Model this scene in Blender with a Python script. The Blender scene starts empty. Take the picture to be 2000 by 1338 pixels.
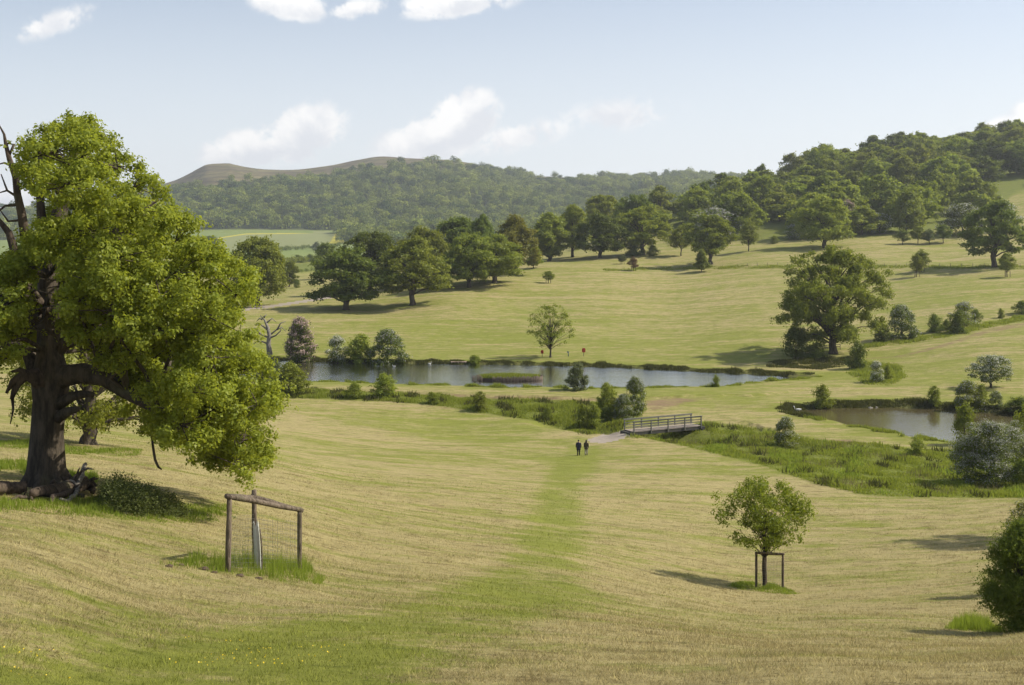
import bpy, math, random
import numpy as np
from math import radians, pi, sin, cos, sqrt
from mathutils import Vector

# ------------------------------------------------------------------ camera, sky, sun, exposure
SC = bpy.context.scene
COL = SC.collection
F, HY, CX = 2000.0, 500.0, 1000.0          # focal length in photo pixels, eye-level row, middle column
cd = bpy.data.cameras.new('camera'); cam = bpy.data.objects.new('camera', cd); COL.objects.link(cam)
cam.location = (0, 0, 0); cam.rotation_euler = (radians(90), 0, 0)
cd.sensor_width = 36; cd.lens = 36 * F / 2000; cd.shift_y = (HY - 669) / 2000
cd.clip_start = 0.1; cd.clip_end = 30000
SC.camera = cam
SUN_AZ, SUN_EL = radians(84), radians(44)  # azimuth clockwise from the view direction
sd = Vector((sin(SUN_AZ) * cos(SUN_EL), cos(SUN_AZ) * cos(SUN_EL), sin(SUN_EL)))
sl = bpy.data.lights.new('sun', 'SUN'); so = bpy.data.objects.new('sun', sl); COL.objects.link(so)
sl.energy = 4.9; sl.angle = radians(0.5); sl.color = (1.0, 0.94, 0.82)
so.rotation_euler = sd.to_track_quat('Z', 'Y').to_euler(); so.location = (60, 10, 80)
vs = SC.view_settings; vs.view_transform = 'Standard'; vs.look = 'None'; vs.exposure = 0.26; vs.gamma = 1
SC.cycles.max_bounces = 6; SC.cycles.diffuse_bounces = 3; SC.cycles.glossy_bounces = 2
SC.cycles.transmission_bounces = 4; SC.cycles.volume_bounces = 0; SC.cycles.transparent_max_bounces = 4
SC.cycles.use_denoising = True; SC.cycles.use_adaptive_sampling = False
SC.cycles.caustics_reflective = False; SC.cycles.caustics_refractive = False


class NT:
    """tiny helper to write node trees"""
    def __init__(s, tree):
        s.t = tree; s.n = tree.nodes; s.l = tree.links
    def new(s, typ, **kw):
        nd = s.n.new(typ)
        for k, v in kw.items(): setattr(nd, k, v)
        return nd
    def put(s, sock, v):
        if isinstance(v, bpy.types.NodeSocket): s.l.new(v, sock)
        elif v is not None:
            try: sock.default_value = v
            except Exception: sock.default_value = (*v, 1) if len(v) == 3 else v
    def math(s, op, a, b=None, c=None, clamp=False):
        nd = s.new('ShaderNodeMath', operation=op); nd.use_clamp = clamp
        s.put(nd.inputs[0], a); s.put(nd.inputs[1], b)
        if c is not None: s.put(nd.inputs[2], c)
        return nd.outputs[0]
    def mix(s, f, a, b, mode='MIX'):
        nd = s.new('ShaderNodeMix', data_type='RGBA', blend_type=mode)
        s.put(nd.inputs[0], f); s.put(nd.inputs[6], a if isinstance(a, bpy.types.NodeSocket) else (*a, 1))
        s.put(nd.inputs[7], b if isinstance(b, bpy.types.NodeSocket) else (*b, 1))
        return nd.outputs[2]
    def ss(s, v, lo, hi):
        nd = s.new('ShaderNodeMapRange', interpolation_type='SMOOTHSTEP')
        s.put(nd.inputs[0], v); s.put(nd.inputs[1], lo); s.put(nd.inputs[2], hi)
        return nd.outputs[0]
    def noise(s, vec, scale, detail=4, rough=0.55, dist=0.0, out=0):
        nd = s.new('ShaderNodeTexNoise'); s.put(nd.inputs['Vector'], vec)
        nd.inputs['Scale'].default_value = scale; nd.inputs['Detail'].default_value = detail
        nd.inputs['Roughness'].default_value = rough; nd.inputs['Distortion'].default_value = dist
        return nd.outputs[out]
    def scale(s, vec, sc, loc=(0, 0, 0), rot=(0, 0, 0)):
        nd = s.new('ShaderNodeMapping'); s.put(nd.inputs[0], vec)
        nd.inputs['Location'].default_value = loc; nd.inputs['Rotation'].default_value = rot
        nd.inputs['Scale'].default_value = sc
        return nd.outputs[0]
    def attr(s, name, out='Fac'):
        return s.new('ShaderNodeAttribute', attribute_name=name).outputs[out]
    def bump(s, h, strength, dist):
        nd = s.new('ShaderNodeBump'); s.put(nd.inputs['Height'], h)
        nd.inputs['Strength'].default_value = strength; nd.inputs['Distance'].default_value = dist
        return nd.outputs[0]


W = bpy.data.worlds.new('World'); SC.world = W; W.use_nodes = True
W.node_tree.nodes.clear()
w = NT(W.node_tree)
sky = w.new('ShaderNodeTexSky', sky_type='NISHITA'); sky.sun_disc = False
sky.sun_elevation = SUN_EL; sky.sun_rotation = SUN_AZ
sky.air_density = 1.0; sky.dust_density = 2.2; sky.ozone_density = 1.0; sky.altitude = 100
gen = w.new('ShaderNodeTexCoord').outputs['Generated']
sp = w.new('ShaderNodeSeparateXYZ'); w.put(sp.inputs[0], gen)
ysafe = w.math('MAXIMUM', sp.outputs[1], 0.02)
u = w.math('DIVIDE', sp.outputs[0], ysafe); v = w.math('DIVIDE', sp.outputs[2], ysafe)
uv = w.new('ShaderNodeCombineXYZ'); w.put(uv.inputs[0], u); w.put(uv.inputs[1], v); uvv = uv.outputs[0]
n1 = w.noise(uvv, 32, 9, 0.62, 0.25); n2 = w.noise(uvv, 26, 5, 0.6, 0.3)
# cumulus: (col, row, half width, half height, tilt, density)
CLOUDS = [(480, 292, 95, 40, 8, 1.0), (585, 262, 100, 55, 22, 1.0), (845, 272, 120, 48, 12, 1.0),
          (905, 232, 80, 56, 30, 1.05), (1010, 268, 100, 26, 12, .42), (1205, 225, 95, 27, 6, .30),
          (565, 10, 80, 30, -10, .85), (695, 18, 70, 20, 10, .45), (890, 6, 120, 30, 6, .85),
          (105, 45, 80, 22, 18, .42), (1965, 262, 75, 36, 18, .95), (2030, 225, 60, 40, 10, .95), (15, 388, 70, 26, 0, .9),
          (-250, 250, 160, 60, 8, .9), (2350, 120, 180, 60, 8, .9)]
dens = None; shade = None
for (cx_, cy_, hw, hh, tilt, k) in CLOUDS:
    du = w.math('SUBTRACT', u, (cx_ - CX) / F); dv = w.math('SUBTRACT', v, (HY - cy_) / F)
    ca, sa = cos(radians(tilt)), sin(radians(tilt))
    a = w.math('DIVIDE', w.math('ADD', w.math('MULTIPLY', du, ca), w.math('MULTIPLY', dv, sa)), hw / F)
    b = w.math('DIVIDE', w.math('SUBTRACT', w.math('MULTIPLY', dv, ca), w.math('MULTIPLY', du, sa)), hh / F)
    r2 = w.math('ADD', w.math('MULTIPLY', a, a), w.math('MULTIPLY', b, b))
    e = w.math('MULTIPLY', w.math('SUBTRACT', 1.0, w.math('SQRT', r2)), k)
    s_ = w.math('SUBTRACT', b, w.math('MULTIPLY', a, 0.55))
    dens = e if dens is None else w.math('MAXIMUM', dens, e)
    wgt = w.math('MULTIPLY', w.math('MAXIMUM', e, 0.0), s_)
    shade = wgt if shade is None else w.math('ADD', shade, wgt)
dn = w.math('ADD', dens, w.math('MULTIPLY', w.math('SUBTRACT', n1, 0.5), 2.9))
mask = w.math('MULTIPLY', w.ss(dn, -0.26, 0.26), w.ss(dens, -0.22, 0.22))
mask = w.math('MULTIPLY', mask, 0.93)
lit = w.ss(w.math('ADD', shade, w.math('MULTIPLY', w.math('SUBTRACT', n2, 0.5), 1.6)), -0.35, 0.35)
ccol = w.mix(lit, (0.73, 0.75, 0.79), (1.0, .985, .965))
bgc = w.new('ShaderNodeBackground'); w.put(bgc.inputs[0], ccol); bgc.inputs[1].default_value = 0.97
veil = w.math('MULTIPLY', w.ss(v, 0.40, -0.02), 0.74)          # pale milky air low in the sky
skyc = w.mix(w.math('ADD', veil, 0.10), sky.outputs[0], (7.2, 7.45, 7.7))
bgs = w.new('ShaderNodeBackground'); w.put(bgs.inputs[0], skyc); bgs.inputs[1].default_value = 0.122
mx = w.new('ShaderNodeMixShader'); w.put(mx.inputs[0], mask); w.l.new(bgs.outputs[0], mx.inputs[1]); w.l.new(bgc.outputs[0], mx.inputs[2])
wo = w.new('ShaderNodeOutputWorld'); w.l.new(mx.outputs[0], wo.inputs[0])

# ------------------------------------------------------------------ object helpers
def tag(o, label=None, cat=None, group=None, kind=None):
    if label: o['label'] = label
    if cat: o['category'] = cat
    if group: o['group'] = group
    if kind: o['kind'] = kind
    return o

def fast_mesh(name, V, Fc, smooth=False, mats=(), attrs=None):
    me = bpy.data.meshes.new(name)
    V = np.ascontiguousarray(V, np.float32); Fc = np.ascontiguousarray(Fc, np.int32)
    n, k = Fc.shape
    me.vertices.add(len(V)); me.vertices.foreach_set('co', V.ravel())
    me.loops.add(n * k); me.loops.foreach_set('vertex_index', Fc.ravel())
    me.polygons.add(n); me.polygons.foreach_set('loop_start', np.arange(0, n * k, k, dtype=np.int32))
    if smooth: me.polygons.foreach_set('use_smooth', np.ones(n, bool))
    for m in mats: me.materials.append(m)
    for an, av in (attrs or {}).items():
        at = me.attributes.new(an, 'FLOAT', 'POINT'); at.data.foreach_set('value', np.ascontiguousarray(av, np.float32))
    me.update(); me.validate()
    return me

def link(name, me, parent=None, mat=None):
    o = bpy.data.objects.new(name, me); COL.objects.link(o)
    if parent: o.parent = parent
    if mat is not None and o.material_slots:
        o.material_slots[0].link = 'OBJECT'; o.material_slots[0].material = mat
    return o

def empty(name, loc, rz=0.0, scale=(1, 1, 1)):
    o = bpy.data.objects.new(name, None); COL.objects.link(o)
    o.location = loc; o.rotation_euler = (0, 0, rz); o.scale = scale; o.empty_display_size = 0.3
    return o

class MB:
    """collects quads/tris of one mesh"""
    def __init__(s): s.v = []; s.f = []
    def add(s, V, Fc):
        o = len(s.v); s.v += [tuple(map(float, p)) for p in V]; s.f += [tuple(i + o for i in q) for q in Fc]; return s
    def tube(s, pts, rad, sides=8, cap=True, rough=0.0, rng=None):
        pts = [np.array(p, float) for p in pts]; n = len(pts); V = []; Fc = []
        up = np.array((0.0, 0.0, 1.0))
        prevx = None
        for i in range(n):
            d = pts[min(i + 1, n - 1)] - pts[max(i - 1, 0)]; d = d / (np.linalg.norm(d) + 1e-9)
            if prevx is None:
                x = np.cross(d, up) if abs(d[2]) < 0.9 else np.cross(d, (0, 1, 0))
            else: x = prevx - d * np.dot(prevx, d)
            x = x / (np.linalg.norm(x) + 1e-9); prevx = x; y = np.cross(d, x)
            for k in range(sides):
                a = 2 * pi * k / sides
                r = rad[i] * (1 + (rng.uniform(-rough, rough) if rng is not None else 0))
                V.append(pts[i] + (x * cos(a) + y * sin(a)) * r)
        for i in range(n - 1):
            for k in range(sides):
                k2 = (k + 1) % sides
                Fc.append((i * sides + k, i * sides + k2, (i + 1) * sides + k2, (i + 1) * sides + k))
        if cap:
            Fc.append(tuple(reversed(range(sides)))); Fc.append(tuple((n - 1) * sides + k for k in range(sides)))
        return s.add(V, Fc)
    def box(s, c, size, rz=0.0, bev=0.0, xdir=None, zup=None):
        hx, hy, hz = [q / 2 for q in size]
        b = min(bev, hx * .9, hy * .9)
        pr = [(-hx + b, -hy), (hx - b, -hy), (hx, -hy + b), (hx, hy - b), (hx - b, hy), (-hx + b, hy), (-hx, hy - b), (-hx, -hy + b)] if b > 0 else [(-hx, -hy), (hx, -hy), (hx, hy), (-hx, hy)]
        m = len(pr); ca, sa = cos(rz), sin(rz); V = []
        for z in (-hz, hz):
            for (x, y) in pr: V.append((c[0] + x * ca - y * sa, c[1] + x * sa + y * ca, c[2] + z))
        Fc = [tuple(reversed(range(m))), tuple(range(m, 2 * m))] + [(k, (k + 1) % m, m + (k + 1) % m, m + k) for k in range(m)]
        return s.add(V, Fc)
    def beam(s, p, q, w_, h_):
        p = np.array(p, float); q = np.array(q, float); d = q - p; d /= np.linalg.norm(d)
        x = np.cross(d, (0, 0, 1.0)); x = x / np.linalg.norm(x) if np.linalg.norm(x) > 1e-6 else np.array((1.0, 0, 0)); y = np.cross(x, d)
        V = [e + x * a * w_ / 2 + y * b * h_ / 2 for e in (p, q) for a, b in ((-1, -1), (1, -1), (1, 1), (-1, 1))]
        return s.add(V, [(3, 2, 1, 0), (4, 5, 6, 7), (0, 1, 5, 4), (1, 2, 6, 5), (2, 3, 7, 6), (3, 0, 4, 7)])
    def mesh(s, name, mat, smooth=True):
        me = bpy.data.meshes.new(name); me.from_pydata(s.v, [], s.f)
        me.materials.append(mat)
        if smooth: me.polygons.foreach_set('use_smooth', np.ones(len(me.polygons), bool))
        me.update(); return me
    def build(s, name, mat, parent=None, smooth=True): return link(name, s.mesh(name, mat, smooth), parent)

# ------------------------------------------------------------------ terrain heights
def pchip(xk, yk, x):
    xk = np.asarray(xk, float); yk = np.asarray(yk, float); x = np.clip(x, xk[0], xk[-1])
    h = np.diff(xk); dl = np.diff(yk) / h; m = np.zeros_like(yk); m[0] = dl[0]; m[-1] = dl[-1]
    for i in range(1, len(xk) - 1):
        if dl[i - 1] * dl[i] > 0:
            w1 = 2 * h[i] + h[i - 1]; w2 = h[i] + 2 * h[i - 1]; m[i] = (w1 + w2) / (w1 / dl[i - 1] + w2 / dl[i])
    i = np.clip(np.searchsorted(xk, x) - 1, 0, len(h) - 1); t = (x - xk[i]) / h[i]
    return ((1 + 2 * t) * (1 - t) ** 2 * yk[i] + t * (1 - t) ** 2 * h[i] * m[i] + t * t * (3 - 2 * t) * yk[i + 1] + t * t * (t - 1) * h[i] * m[i + 1])

PROFILE = {   # column of the photo -> (distance, height relative to the eye)
 -600: [(1, -1.7), (12, -4), (27, -6), (42, -8), (70, -11), (115, -15.5), (150, -18), (200, -19), (300, -17), (400, -16), (600, -12), (800, -8), (1200, 0), (1600, 20)],
 0: [(1, -1.8), (12, -4.5), (20, -5.7), (27, -6.8), (42, -9.3), (70, -12.6), (115, -17), (150, -19.6), (200, -20.8), (230, -20.3), (260, -19), (300, -17.5), (400, -15), (600, -11), (900, -5), (1200, 3), (1600, 25)],
 300: [(1, -1.85), (12, -4.9), (20, -6.6), (27, -7.7), (42, -10.1), (60, -12.4), (80, -14.8), (115, -18.6), (150, -21), (170, -21.6), (200, -21.6), (230, -20.6), (260, -18.5), (300, -16.5), (400, -14.5), (600, -10), (900, -2), (1200, 8), (1600, 34)],
 500: [(1, -1.9), (12, -5), (20, -6.9), (27, -8.3), (42, -10.9), (60, -13.6), (80, -16.2), (115, -20), (140, -21.4), (160, -21.6), (180, -21.7), (213, -21.6), (225, -21), (260, -17.7), (300, -14.6), (330, -14), (400, -13.2), (500, -11), (600, -9), (800, -4.5), (1000, 2), (1200, 9.5), (1600, 36)],
 700: [(1, -1.9), (12, -5), (20, -7), (27, -8.8), (35, -10.6), (51, -13.4), (75, -17), (115, -21.3), (135, -22.3), (150, -22.2), (160, -21.7), (180, -21.7), (212, -21.6), (222, -21.1), (260, -17.8), (290, -15.2), (320, -13), (360, -11.5), (420, -10.5), (600, -8), (800, -3.5), (1000, 2), (1200, 9), (1600, 34)],
 900: [(1, -1.9), (12, -5.05), (20, -7.1), (35, -11), (51, -14.2), (75, -17.9), (115, -22), (130, -22.9), (145, -23), (155, -22.1), (165, -21.6), (180, -21.7), (210, -21.6), (220, -21.2), (250, -18.7), (300, -12.9), (330, -9), (370, -6.5), (450, -5), (600, -3), (800, 0), (1000, 5), (1300, 18), (1600, 40)],
 1100: [(1, -1.9), (12, -5.1), (20, -7.2), (35, -11.4), (51, -14.8), (75, -18.6), (115, -22.4), (128, -23), (142, -23.1), (155, -22), (165, -21.6), (180, -21.7), (207, -21.6), (216, -21.3), (250, -18.9), (300, -13.2), (350, -7.2), (380, -3.8), (430, -.8), (520, 3), (700, 8), (1000, 14), (1300, 28), (1600, 45)],
 1300: [(1, -1.9), (12, -5.1), (20, -7.4), (35, -12), (51, -15.8), (75, -19.3), (100, -21.4), (115, -22.3), (128, -22.9), (140, -22.6), (155, -22), (165, -21.7), (190, -21.7), (205, -21.6), (212, -21.4), (250, -19), (300, -13.8), (350, -7.8), (380, -4.2), (430, 2), (520, 13), (620, 26), (750, 38), (1000, 45), (1300, 52), (1600, 70)],
 1500: [(1, -1.9), (12, -5), (20, -7.6), (35, -12.4), (51, -16.5), (75, -19.9), (100, -21.7), (115, -22.3), (130, -22.7), (145, -22.2), (160, -21.9), (185, -21.7), (205, -21.2), (250, -17.5), (300, -11.5), (350, -5), (400, 2), (430, 5), (520, 20), (620, 38), (750, 56), (900, 62), (1200, 66), (1600, 80)],
 1700: [(1, -1.9), (12, -5), (20, -7.7), (35, -12.4), (51, -16.3), (75, -19.8), (100, -21.7), (120, -22.3), (140, -22.1), (165, -21.7), (200, -20.9), (230, -18.5), (300, -10), (350, -3), (400, 4), (440, 10), (520, 27), (620, 48), (740, 66), (900, 74), (1200, 78), (1600, 90)],
 1900: [(1, -1.9), (12, -5), (20, -7.7), (33, -12), (51, -16), (75, -19.6), (100, -21.7), (118, -22.2), (145, -22), (165, -21.4), (200, -19.2), (240, -15.3), (300, -6.8), (340, -2.4), (400, 5), (450, 13), (520, 26), (620, 52), (740, 78), (900, 92), (1200, 95), (1600, 95)],
 2100: [(1, -1.9), (12, -5), (20, -7.6), (33, -11.5), (51, -15.4), (75, -19.2), (100, -21.2), (118, -22), (150, -21.8), (165, -21), (200, -18.2), (240, -14.2), (300, -5.5), (340, -1), (400, 7), (480, 22), (530, 33), (620, 58), (740, 90), (900, 108), (1200, 110), (1600, 100)],
 2600: [(1, -1.8), (12, -4.5), (20, -6.5), (33, -9.8), (51, -13), (75, -16.5), (100, -18.8), (150, -19), (200, -15), (300, -1), (400, 12), (530, 45), (740, 105), (900, 125), (1600, 110)],
}
RIDGE = [(-600, 432), (0, 408), (200, 385), (300, 363), (340, 352), (370, 338), (388, 328), (404, 320.5), (420, 318.6), (446, 318), (458, 320.5), (485, 326), (520, 330), (560, 331), (640, 323), (700, 311), (745, 304.5), (800, 308), (870, 311), (920, 318), (960, 330), (1000, 342), (1060, 344), (1130, 347), (1200, 352), (1270, 354), (1330, 348), (1400, 350), (1460, 354), (1600, 368), (2000, 385), (2600, 400)]

PX = np.concatenate([np.arange(-3000, -200, 100), np.arange(-200, 2200, 4), np.arange(2200, 5001, 100)]).astype(float)
DD = np.concatenate([np.geomspace(1.5, 9, 26)[:-1], np.geomspace(9, 100, 250)[:-1], np.linspace(100, 232, 205)[:-1], np.geomspace(232, 900, 130)[:-1], np.geomspace(900, 2900, 100)[:-1], np.geomspace(2900, 3800, 8)])
NP_, ND = len(PX), len(DD)
cols = sorted(PROFILE); ZC = np.array([pchip([math.log(d) for d, z in PROFILE[c]], [z for d, z in PROFILE[c]], np.log(DD)) for c in cols])  # cols x D
Z = np.zeros((ND, NP_))
for i in range(ND): Z[i] = pchip(cols, ZC[:, i], PX)
# far range of hills beyond 1600 m
ridge = (HY - pchip([a for a, b in RIDGE], [b for a, b in RIDGE], PX)) / F * 2500
i16 = np.searchsorted(DD, 1600)
for i in range(i16, ND):
    t = (DD[i] - 1600) / 900
    if t <= 1: Z[i] = Z[i16 - 1] + (ridge - Z[i16 - 1]) * (t * (1.12 - .12 * t))
    else: Z[i] = ridge - (t - 1) * 130
XX = (PX[None, :] - CX) / F * DD[:, None]; YY = np.repeat(DD[:, None], NP_, 1)
def waves(x, y, lam, seed, n=7):
    r = np.random.default_rng(seed); out = 0
    for k in range(n):
        a = r.uniform(0, 2 * pi); l = lam * r.uniform(.6, 1.7); out = out + np.sin((x * cos(a) + y * sin(a)) * 2 * pi / l + r.uniform(0, 6.28))
    return out / sqrt(n)
def sm(x, a, b):
    t = np.clip((x - a) / (b - a), 0, 1); return t * t * (3 - 2 * t)
Z += waves(XX, YY, 3.2, 1) * .022 * (1 - sm(YY, 60, 120)) + waves(XX, YY, 14, 2) * .07 * sm(YY, 12, 40) * (1 - sm(YY, 300, 500))
Z += waves(XX, YY, 45, 3) * .22 * sm(YY, 215, 270) * (1 - sm(YY, 900, 1100))
Z += waves(XX, YY, 240, 4) * 5.5 * sm(YY, 1650, 1900) * (1 - sm(YY, 2200, 2480))
Z += waves(XX, YY, 60, 5) * 1.1 * sm(YY, 1650, 1900) * (1 - sm(YY, 2380, 2500))

def lv(level, pts):      # photo points on a level sheet of water -> world
    return np.array([((a - CX) / F * (-level * F / (b - HY)), -level * F / (b - HY)) for a, b in pts])
POND1_Z, POND2_Z = -22.0, -22.6
POND1 = lv(POND1_Z, [(440, 738), (520, 741), (600, 746), (660, 746.5), (730, 750), (800, 753), (860, 753), (940, 757), (1000, 759), (1060, 757.5), (1130, 761), (1200, 759), (1260, 759), (1330, 756), (1400, 756), (1450, 751), (1480, 746), (1530, 743), (1570, 740),
                     (1585, 737.5), (1530, 734), (1450, 729.5), (1380, 727), (1300, 721.5), (1250, 720.5), (1200, 717), (1150, 716), (1100, 714), (1050, 714), (1000, 712), (940, 711.5), (900, 711.5), (860, 710), (800, 709.5), (700, 708), (660, 708), (620, 706), (540, 704), (450, 702), (400, 715)])
POND2 = lv(POND2_Z, [(1545, 807), (1580, 815), (1640, 828), (1670, 833), (1700, 841), (1760, 850), (1790, 857), (1810, 858), (1860, 867), (1920, 872), (2000, 880), (2120, 890),
                     (2200, 830), (2100, 818), (2000, 812), (1930, 806.5), (1880, 802), (1840, 798), (1800, 797.5), (1750, 796), (1700, 797), (1650, 796.5), (1620, 798), (1580, 799), (1550, 803)])
def sdf(px_, py_, poly):       # positive outside
    d = np.full(px_.shape, 1e9); ins = np.zeros(px_.shape, bool)
    for (x1, y1), (x2, y2) in zip(poly, np.roll(poly, -1, 0)):
        ex, ey = x2 - x1, y2 - y1; t = np.clip(((px_ - x1) * ex + (py_ - y1) * ey) / (ex * ex + ey * ey), 0, 1)
        d = np.minimum(d, np.hypot(px_ - x1 - t * ex, py_ - y1 - t * ey))
        ins ^= ((y1 > py_) != (y2 > py_)) & (px_ < ex * (py_ - y1) / (ey + 1e-12) + x1)
    return np.where(ins, -d, d)
r0, r1 = np.searchsorted(DD, 100), np.searchsorted(DD, 240)
SDF1 = np.full(Z.shape, 99.0); SDF2 = np.full(Z.shape, 99.0)
for (poly, lev, S) in ((POND1, POND1_Z, SDF1), (POND2, POND2_Z, SDF2)):
    sub = (slice(r0, r1), slice(None)); x, y = XX[sub], YY[sub]
    d = sdf(x, y, poly) + waves(x, y, 5, 9) * .25; S[sub] = d
    z = Z[sub]; land = np.maximum(z, lev + .28)
    bank = lev + (land - lev) * np.clip(.25 + d / 1.6, 0, 1) + 0
    bank = np.where(d < 12, np.maximum(bank, lev + .12 * np.clip(d, 0, 3)), z)
    Z[sub] = np.where(d < 0, lev - np.minimum(-d * .45, 1.3) - .02, np.where(d < 12, bank, z))
# ditch below the footbridge
DITCH = np.array([(4, 141), (10, 138), (15, 134.5), (19.6, 131.5), (25, 127), (31, 124), (38, 119)])
sub = (slice(r0, np.searchsorted(DD, 160)), slice(None)); x, y = XX[sub], YY[sub]; dmin = np.full(x.shape, 1e9)
for (x1, y1), (x2, y2) in zip(DITCH[:-1], DITCH[1:]):
    ex, ey = x2 - x1, y2 - y1; t = np.clip(((x - x1) * ex + (y - y1) * ey) / (ex * ex + ey * ey), 0, 1); dmin = np.minimum(dmin, np.hypot(x - x1 - t * ex, y - y1 - t * ey))
fade = sm(x, 1, 9) * (1 - sm(x, 30, 40))
Z[sub] -= 1.5 * np.exp(-(dmin / 2.2) ** 2) * fade
# abutments of the bridge
for (bx, by) in ((14.6, 129.0), (25.2, 134.6)):
    g_ = np.exp(-(np.hypot(x - bx, y - by) / 2.0) ** 2); Z[sub] = Z[sub] * (1 - g_) + g_ * -22.35
YI = HY - F * Z / YY        # photo row on which each ground vertex falls
PI_ = np.repeat(PX[None, :], ND, 0)

def zat(x, y):
    x = np.asarray(x, float); y = np.asarray(y, float); p = CX + F * x / np.maximum(y, 1e-3)
    j = np.clip(np.searchsorted(PX, p) - 1, 0, NP_ - 2); i = np.clip(np.searchsorted(DD, y) - 1, 0, ND - 2)
    tx = np.clip((p - PX[j]) / (PX[j + 1] - PX[j]), 0, 1); ty = np.clip((y - DD[i]) / (DD[i + 1] - DD[i]), 0, 1)
    return (Z[i, j] * (1 - tx) + Z[i, j + 1] * tx) * (1 - ty) + (Z[i + 1, j] * (1 - tx) + Z[i + 1, j + 1] * tx) * ty
def hit(px_, row, dmin=5.0):       # where the line of sight through a photo point meets the ground
    z = np.array([float(v_) for v_ in zat((px_ - CX) / F * DD, DD)]); yi = HY - F * z / DD
    ok = np.where((yi <= row) & (DD > dmin))[0]
    i = ok[0] if len(ok) else ND - 1
    if i == 0: D = DD[0]
    else:
        t = (yi[i - 1] - row) / max(yi[i - 1] - yi[i], 1e-6); D = DD[i - 1] + (DD[i] - DD[i - 1]) * min(max(t, 0), 1)
    x = (px_ - CX) / F * D
    return float(x), float(D), float(zat(x, D))
def inpoly(a, b, poly):
    ins = np.zeros(np.shape(a), bool); P = list(poly)
    for (x1, y1), (x2, y2) in zip(P, P[1:] + P[:1]):
        ins ^= ((y1 > b) != (y2 > b)) & (a < (x2 - x1) * (b - y1) / (y2 - y1 + 1e-12) + x1)
    return ins
def soft(poly, w_):                # soft mask of a photo-space region over the ground vertices
    d = sdf(PI_[RS], YI[RS], np.array(poly, float)); return 1 - sm(d, -w_, w_)

# regions of the ground (as photo points on the ground)
ROUGH_R = [(1222, 853), (1262, 856), (1300, 863), (1400, 886), (1500, 912), (1600, 946), (1680, 964), (1740, 970), (1850, 971), (2100, 973), (2100, 890), (1990, 892), (1900, 878), (1840, 880), (1770, 876), (1700, 866), (1620, 862), (1560, 856), (1500, 842), (1440, 832), (1385, 826), (1352, 834)]
ROUGH_L = [(520, 776), (640, 779), (760, 784), (850, 791), (950, 807), (1050, 822), (1100, 838), (1150, 849), (1205, 843), (1250, 812), (1262, 800), (1190, 788), (1090, 782), (1000, 780), (900, 776), (800, 769), (700, 765), (600, 762), (520, 762)]
DIRT = [[(606, 756), (720, 760), (830, 765), (960, 768), (1080, 771), (1180, 776), (1190, 788), (1080, 785), (960, 783), (860, 778), (740, 768), (606, 766)],
        [(1250, 784), (1300, 773), (1360, 774), (1400, 778), (1340, 790), (1300, 800), (1268, 806)],
        [(1600, 852), (1660, 856), (1740, 872), (1690, 872), (1612, 864)], [(1395, 795), (1450, 793), (1450, 799), (1395, 800)]]
PATHS = [[(1152, 865), (1147, 858), (1175, 850), (1204, 843), (1222, 841), (1240, 847), (1226, 853), (1205, 861), (1180, 865)]]
TRACK = [(470, 602), (530, 596), (612, 583), (680, 574), (740, 566), (740, 569), (680, 578), (612, 588), (530, 601), (470, 607)]
WORN = [(1690, 698), (1760, 693), (1850, 668), (1930, 640), (2100, 610), (2100, 622), (1930, 652), (1850, 677), (1760, 701), (1690, 703)]
CROP = [(400, 470), (440, 461), (480, 456), (560, 455), (640, 452.5), (662, 458), (655, 468), (690, 474), (640, 477), (580, 483), (520, 488), (470, 490), (400, 492)]
g = np.full(Z.shape, .30); dirt = np.zeros(Z.shape); dark = np.zeros(Z.shape)
RS = (slice(np.searchsorted(DD, 9), np.searchsorted(DD, 1500)), slice(np.searchsorted(PX, -204), np.searchsorted(PX, 2300)))
yy = YY[RS]; pp = PI_[RS]; yi = YI[RS]; gg = g[RS]; dt = dirt[RS]
gg[:] = .28 + .12 * sm(yy, 60, 120) + .17 * sm(yy, 150, 215) - .05 * sm(yy, 290, 380)
pathx = pchip([880, 900, 960, 1020, 1080, 1130, 1180, 1230, 1338], [1140, 1130, 1095, 1085, 1070, 1040, 960, 760, 400], yi)
pathw = pchip([880, 900, 1000, 1080, 1130, 1180, 1230, 1338], [34, 46, 70, 95, 150, 270, 380, 470], yi)
gg += .54 * (1 - sm(np.abs(pp - pathx) / pathw, .25, 1.15)) * (yi > 870) * (yi < 1400)
gg += .40 * sm(yi, 1160, 1290) * (1 - sm(pp, 560, 900))
gg -= .10 * sm(pp, 800, 1100) * sm(yi, 1200, 1260)
gg += .30 * soft([(1090, 905), (1300, 868), (1150, 860), (900, 815), (700, 800), (560, 800), (900, 870)], 14)
gg += .28 * soft([(1180, 790), (1480, 790), (1500, 760), (1640, 745), (2000, 790), (2000, 690), (1700, 690), (1590, 735), (1480, 755), (1250, 768)], 8)
gg += .18 * soft([(480, 650), (1000, 640), (1500, 650), (1500, 715), (1000, 700), (480, 695)], 20)
for P in (ROUGH_R, ROUGH_L):
    m = soft(P, 3); gg[:] = gg * (1 - m) + .92 * m; dark[RS] += m * .55
for P in ([(430, 520), (520, 498), (600, 492), (660, 486), (720, 478), (730, 496), (610, 500), (540, 509)], [(545, 512), (640, 502), (720, 498), (720, 506), (640, 511), (548, 519)]):
    gg += .6 * soft(P, 2)
m = soft([(540, 534), (545, 519), (640, 510), (700, 506), (700, 520), (640, 527)], 2); gg += .6 * m; dark[RS] += .75 * m
for P in DIRT: dt += .66 * soft(P, 9)
dt += .55 * soft(WORN, 3)
gg += .25 * sm(yy, 500, 620)
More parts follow.
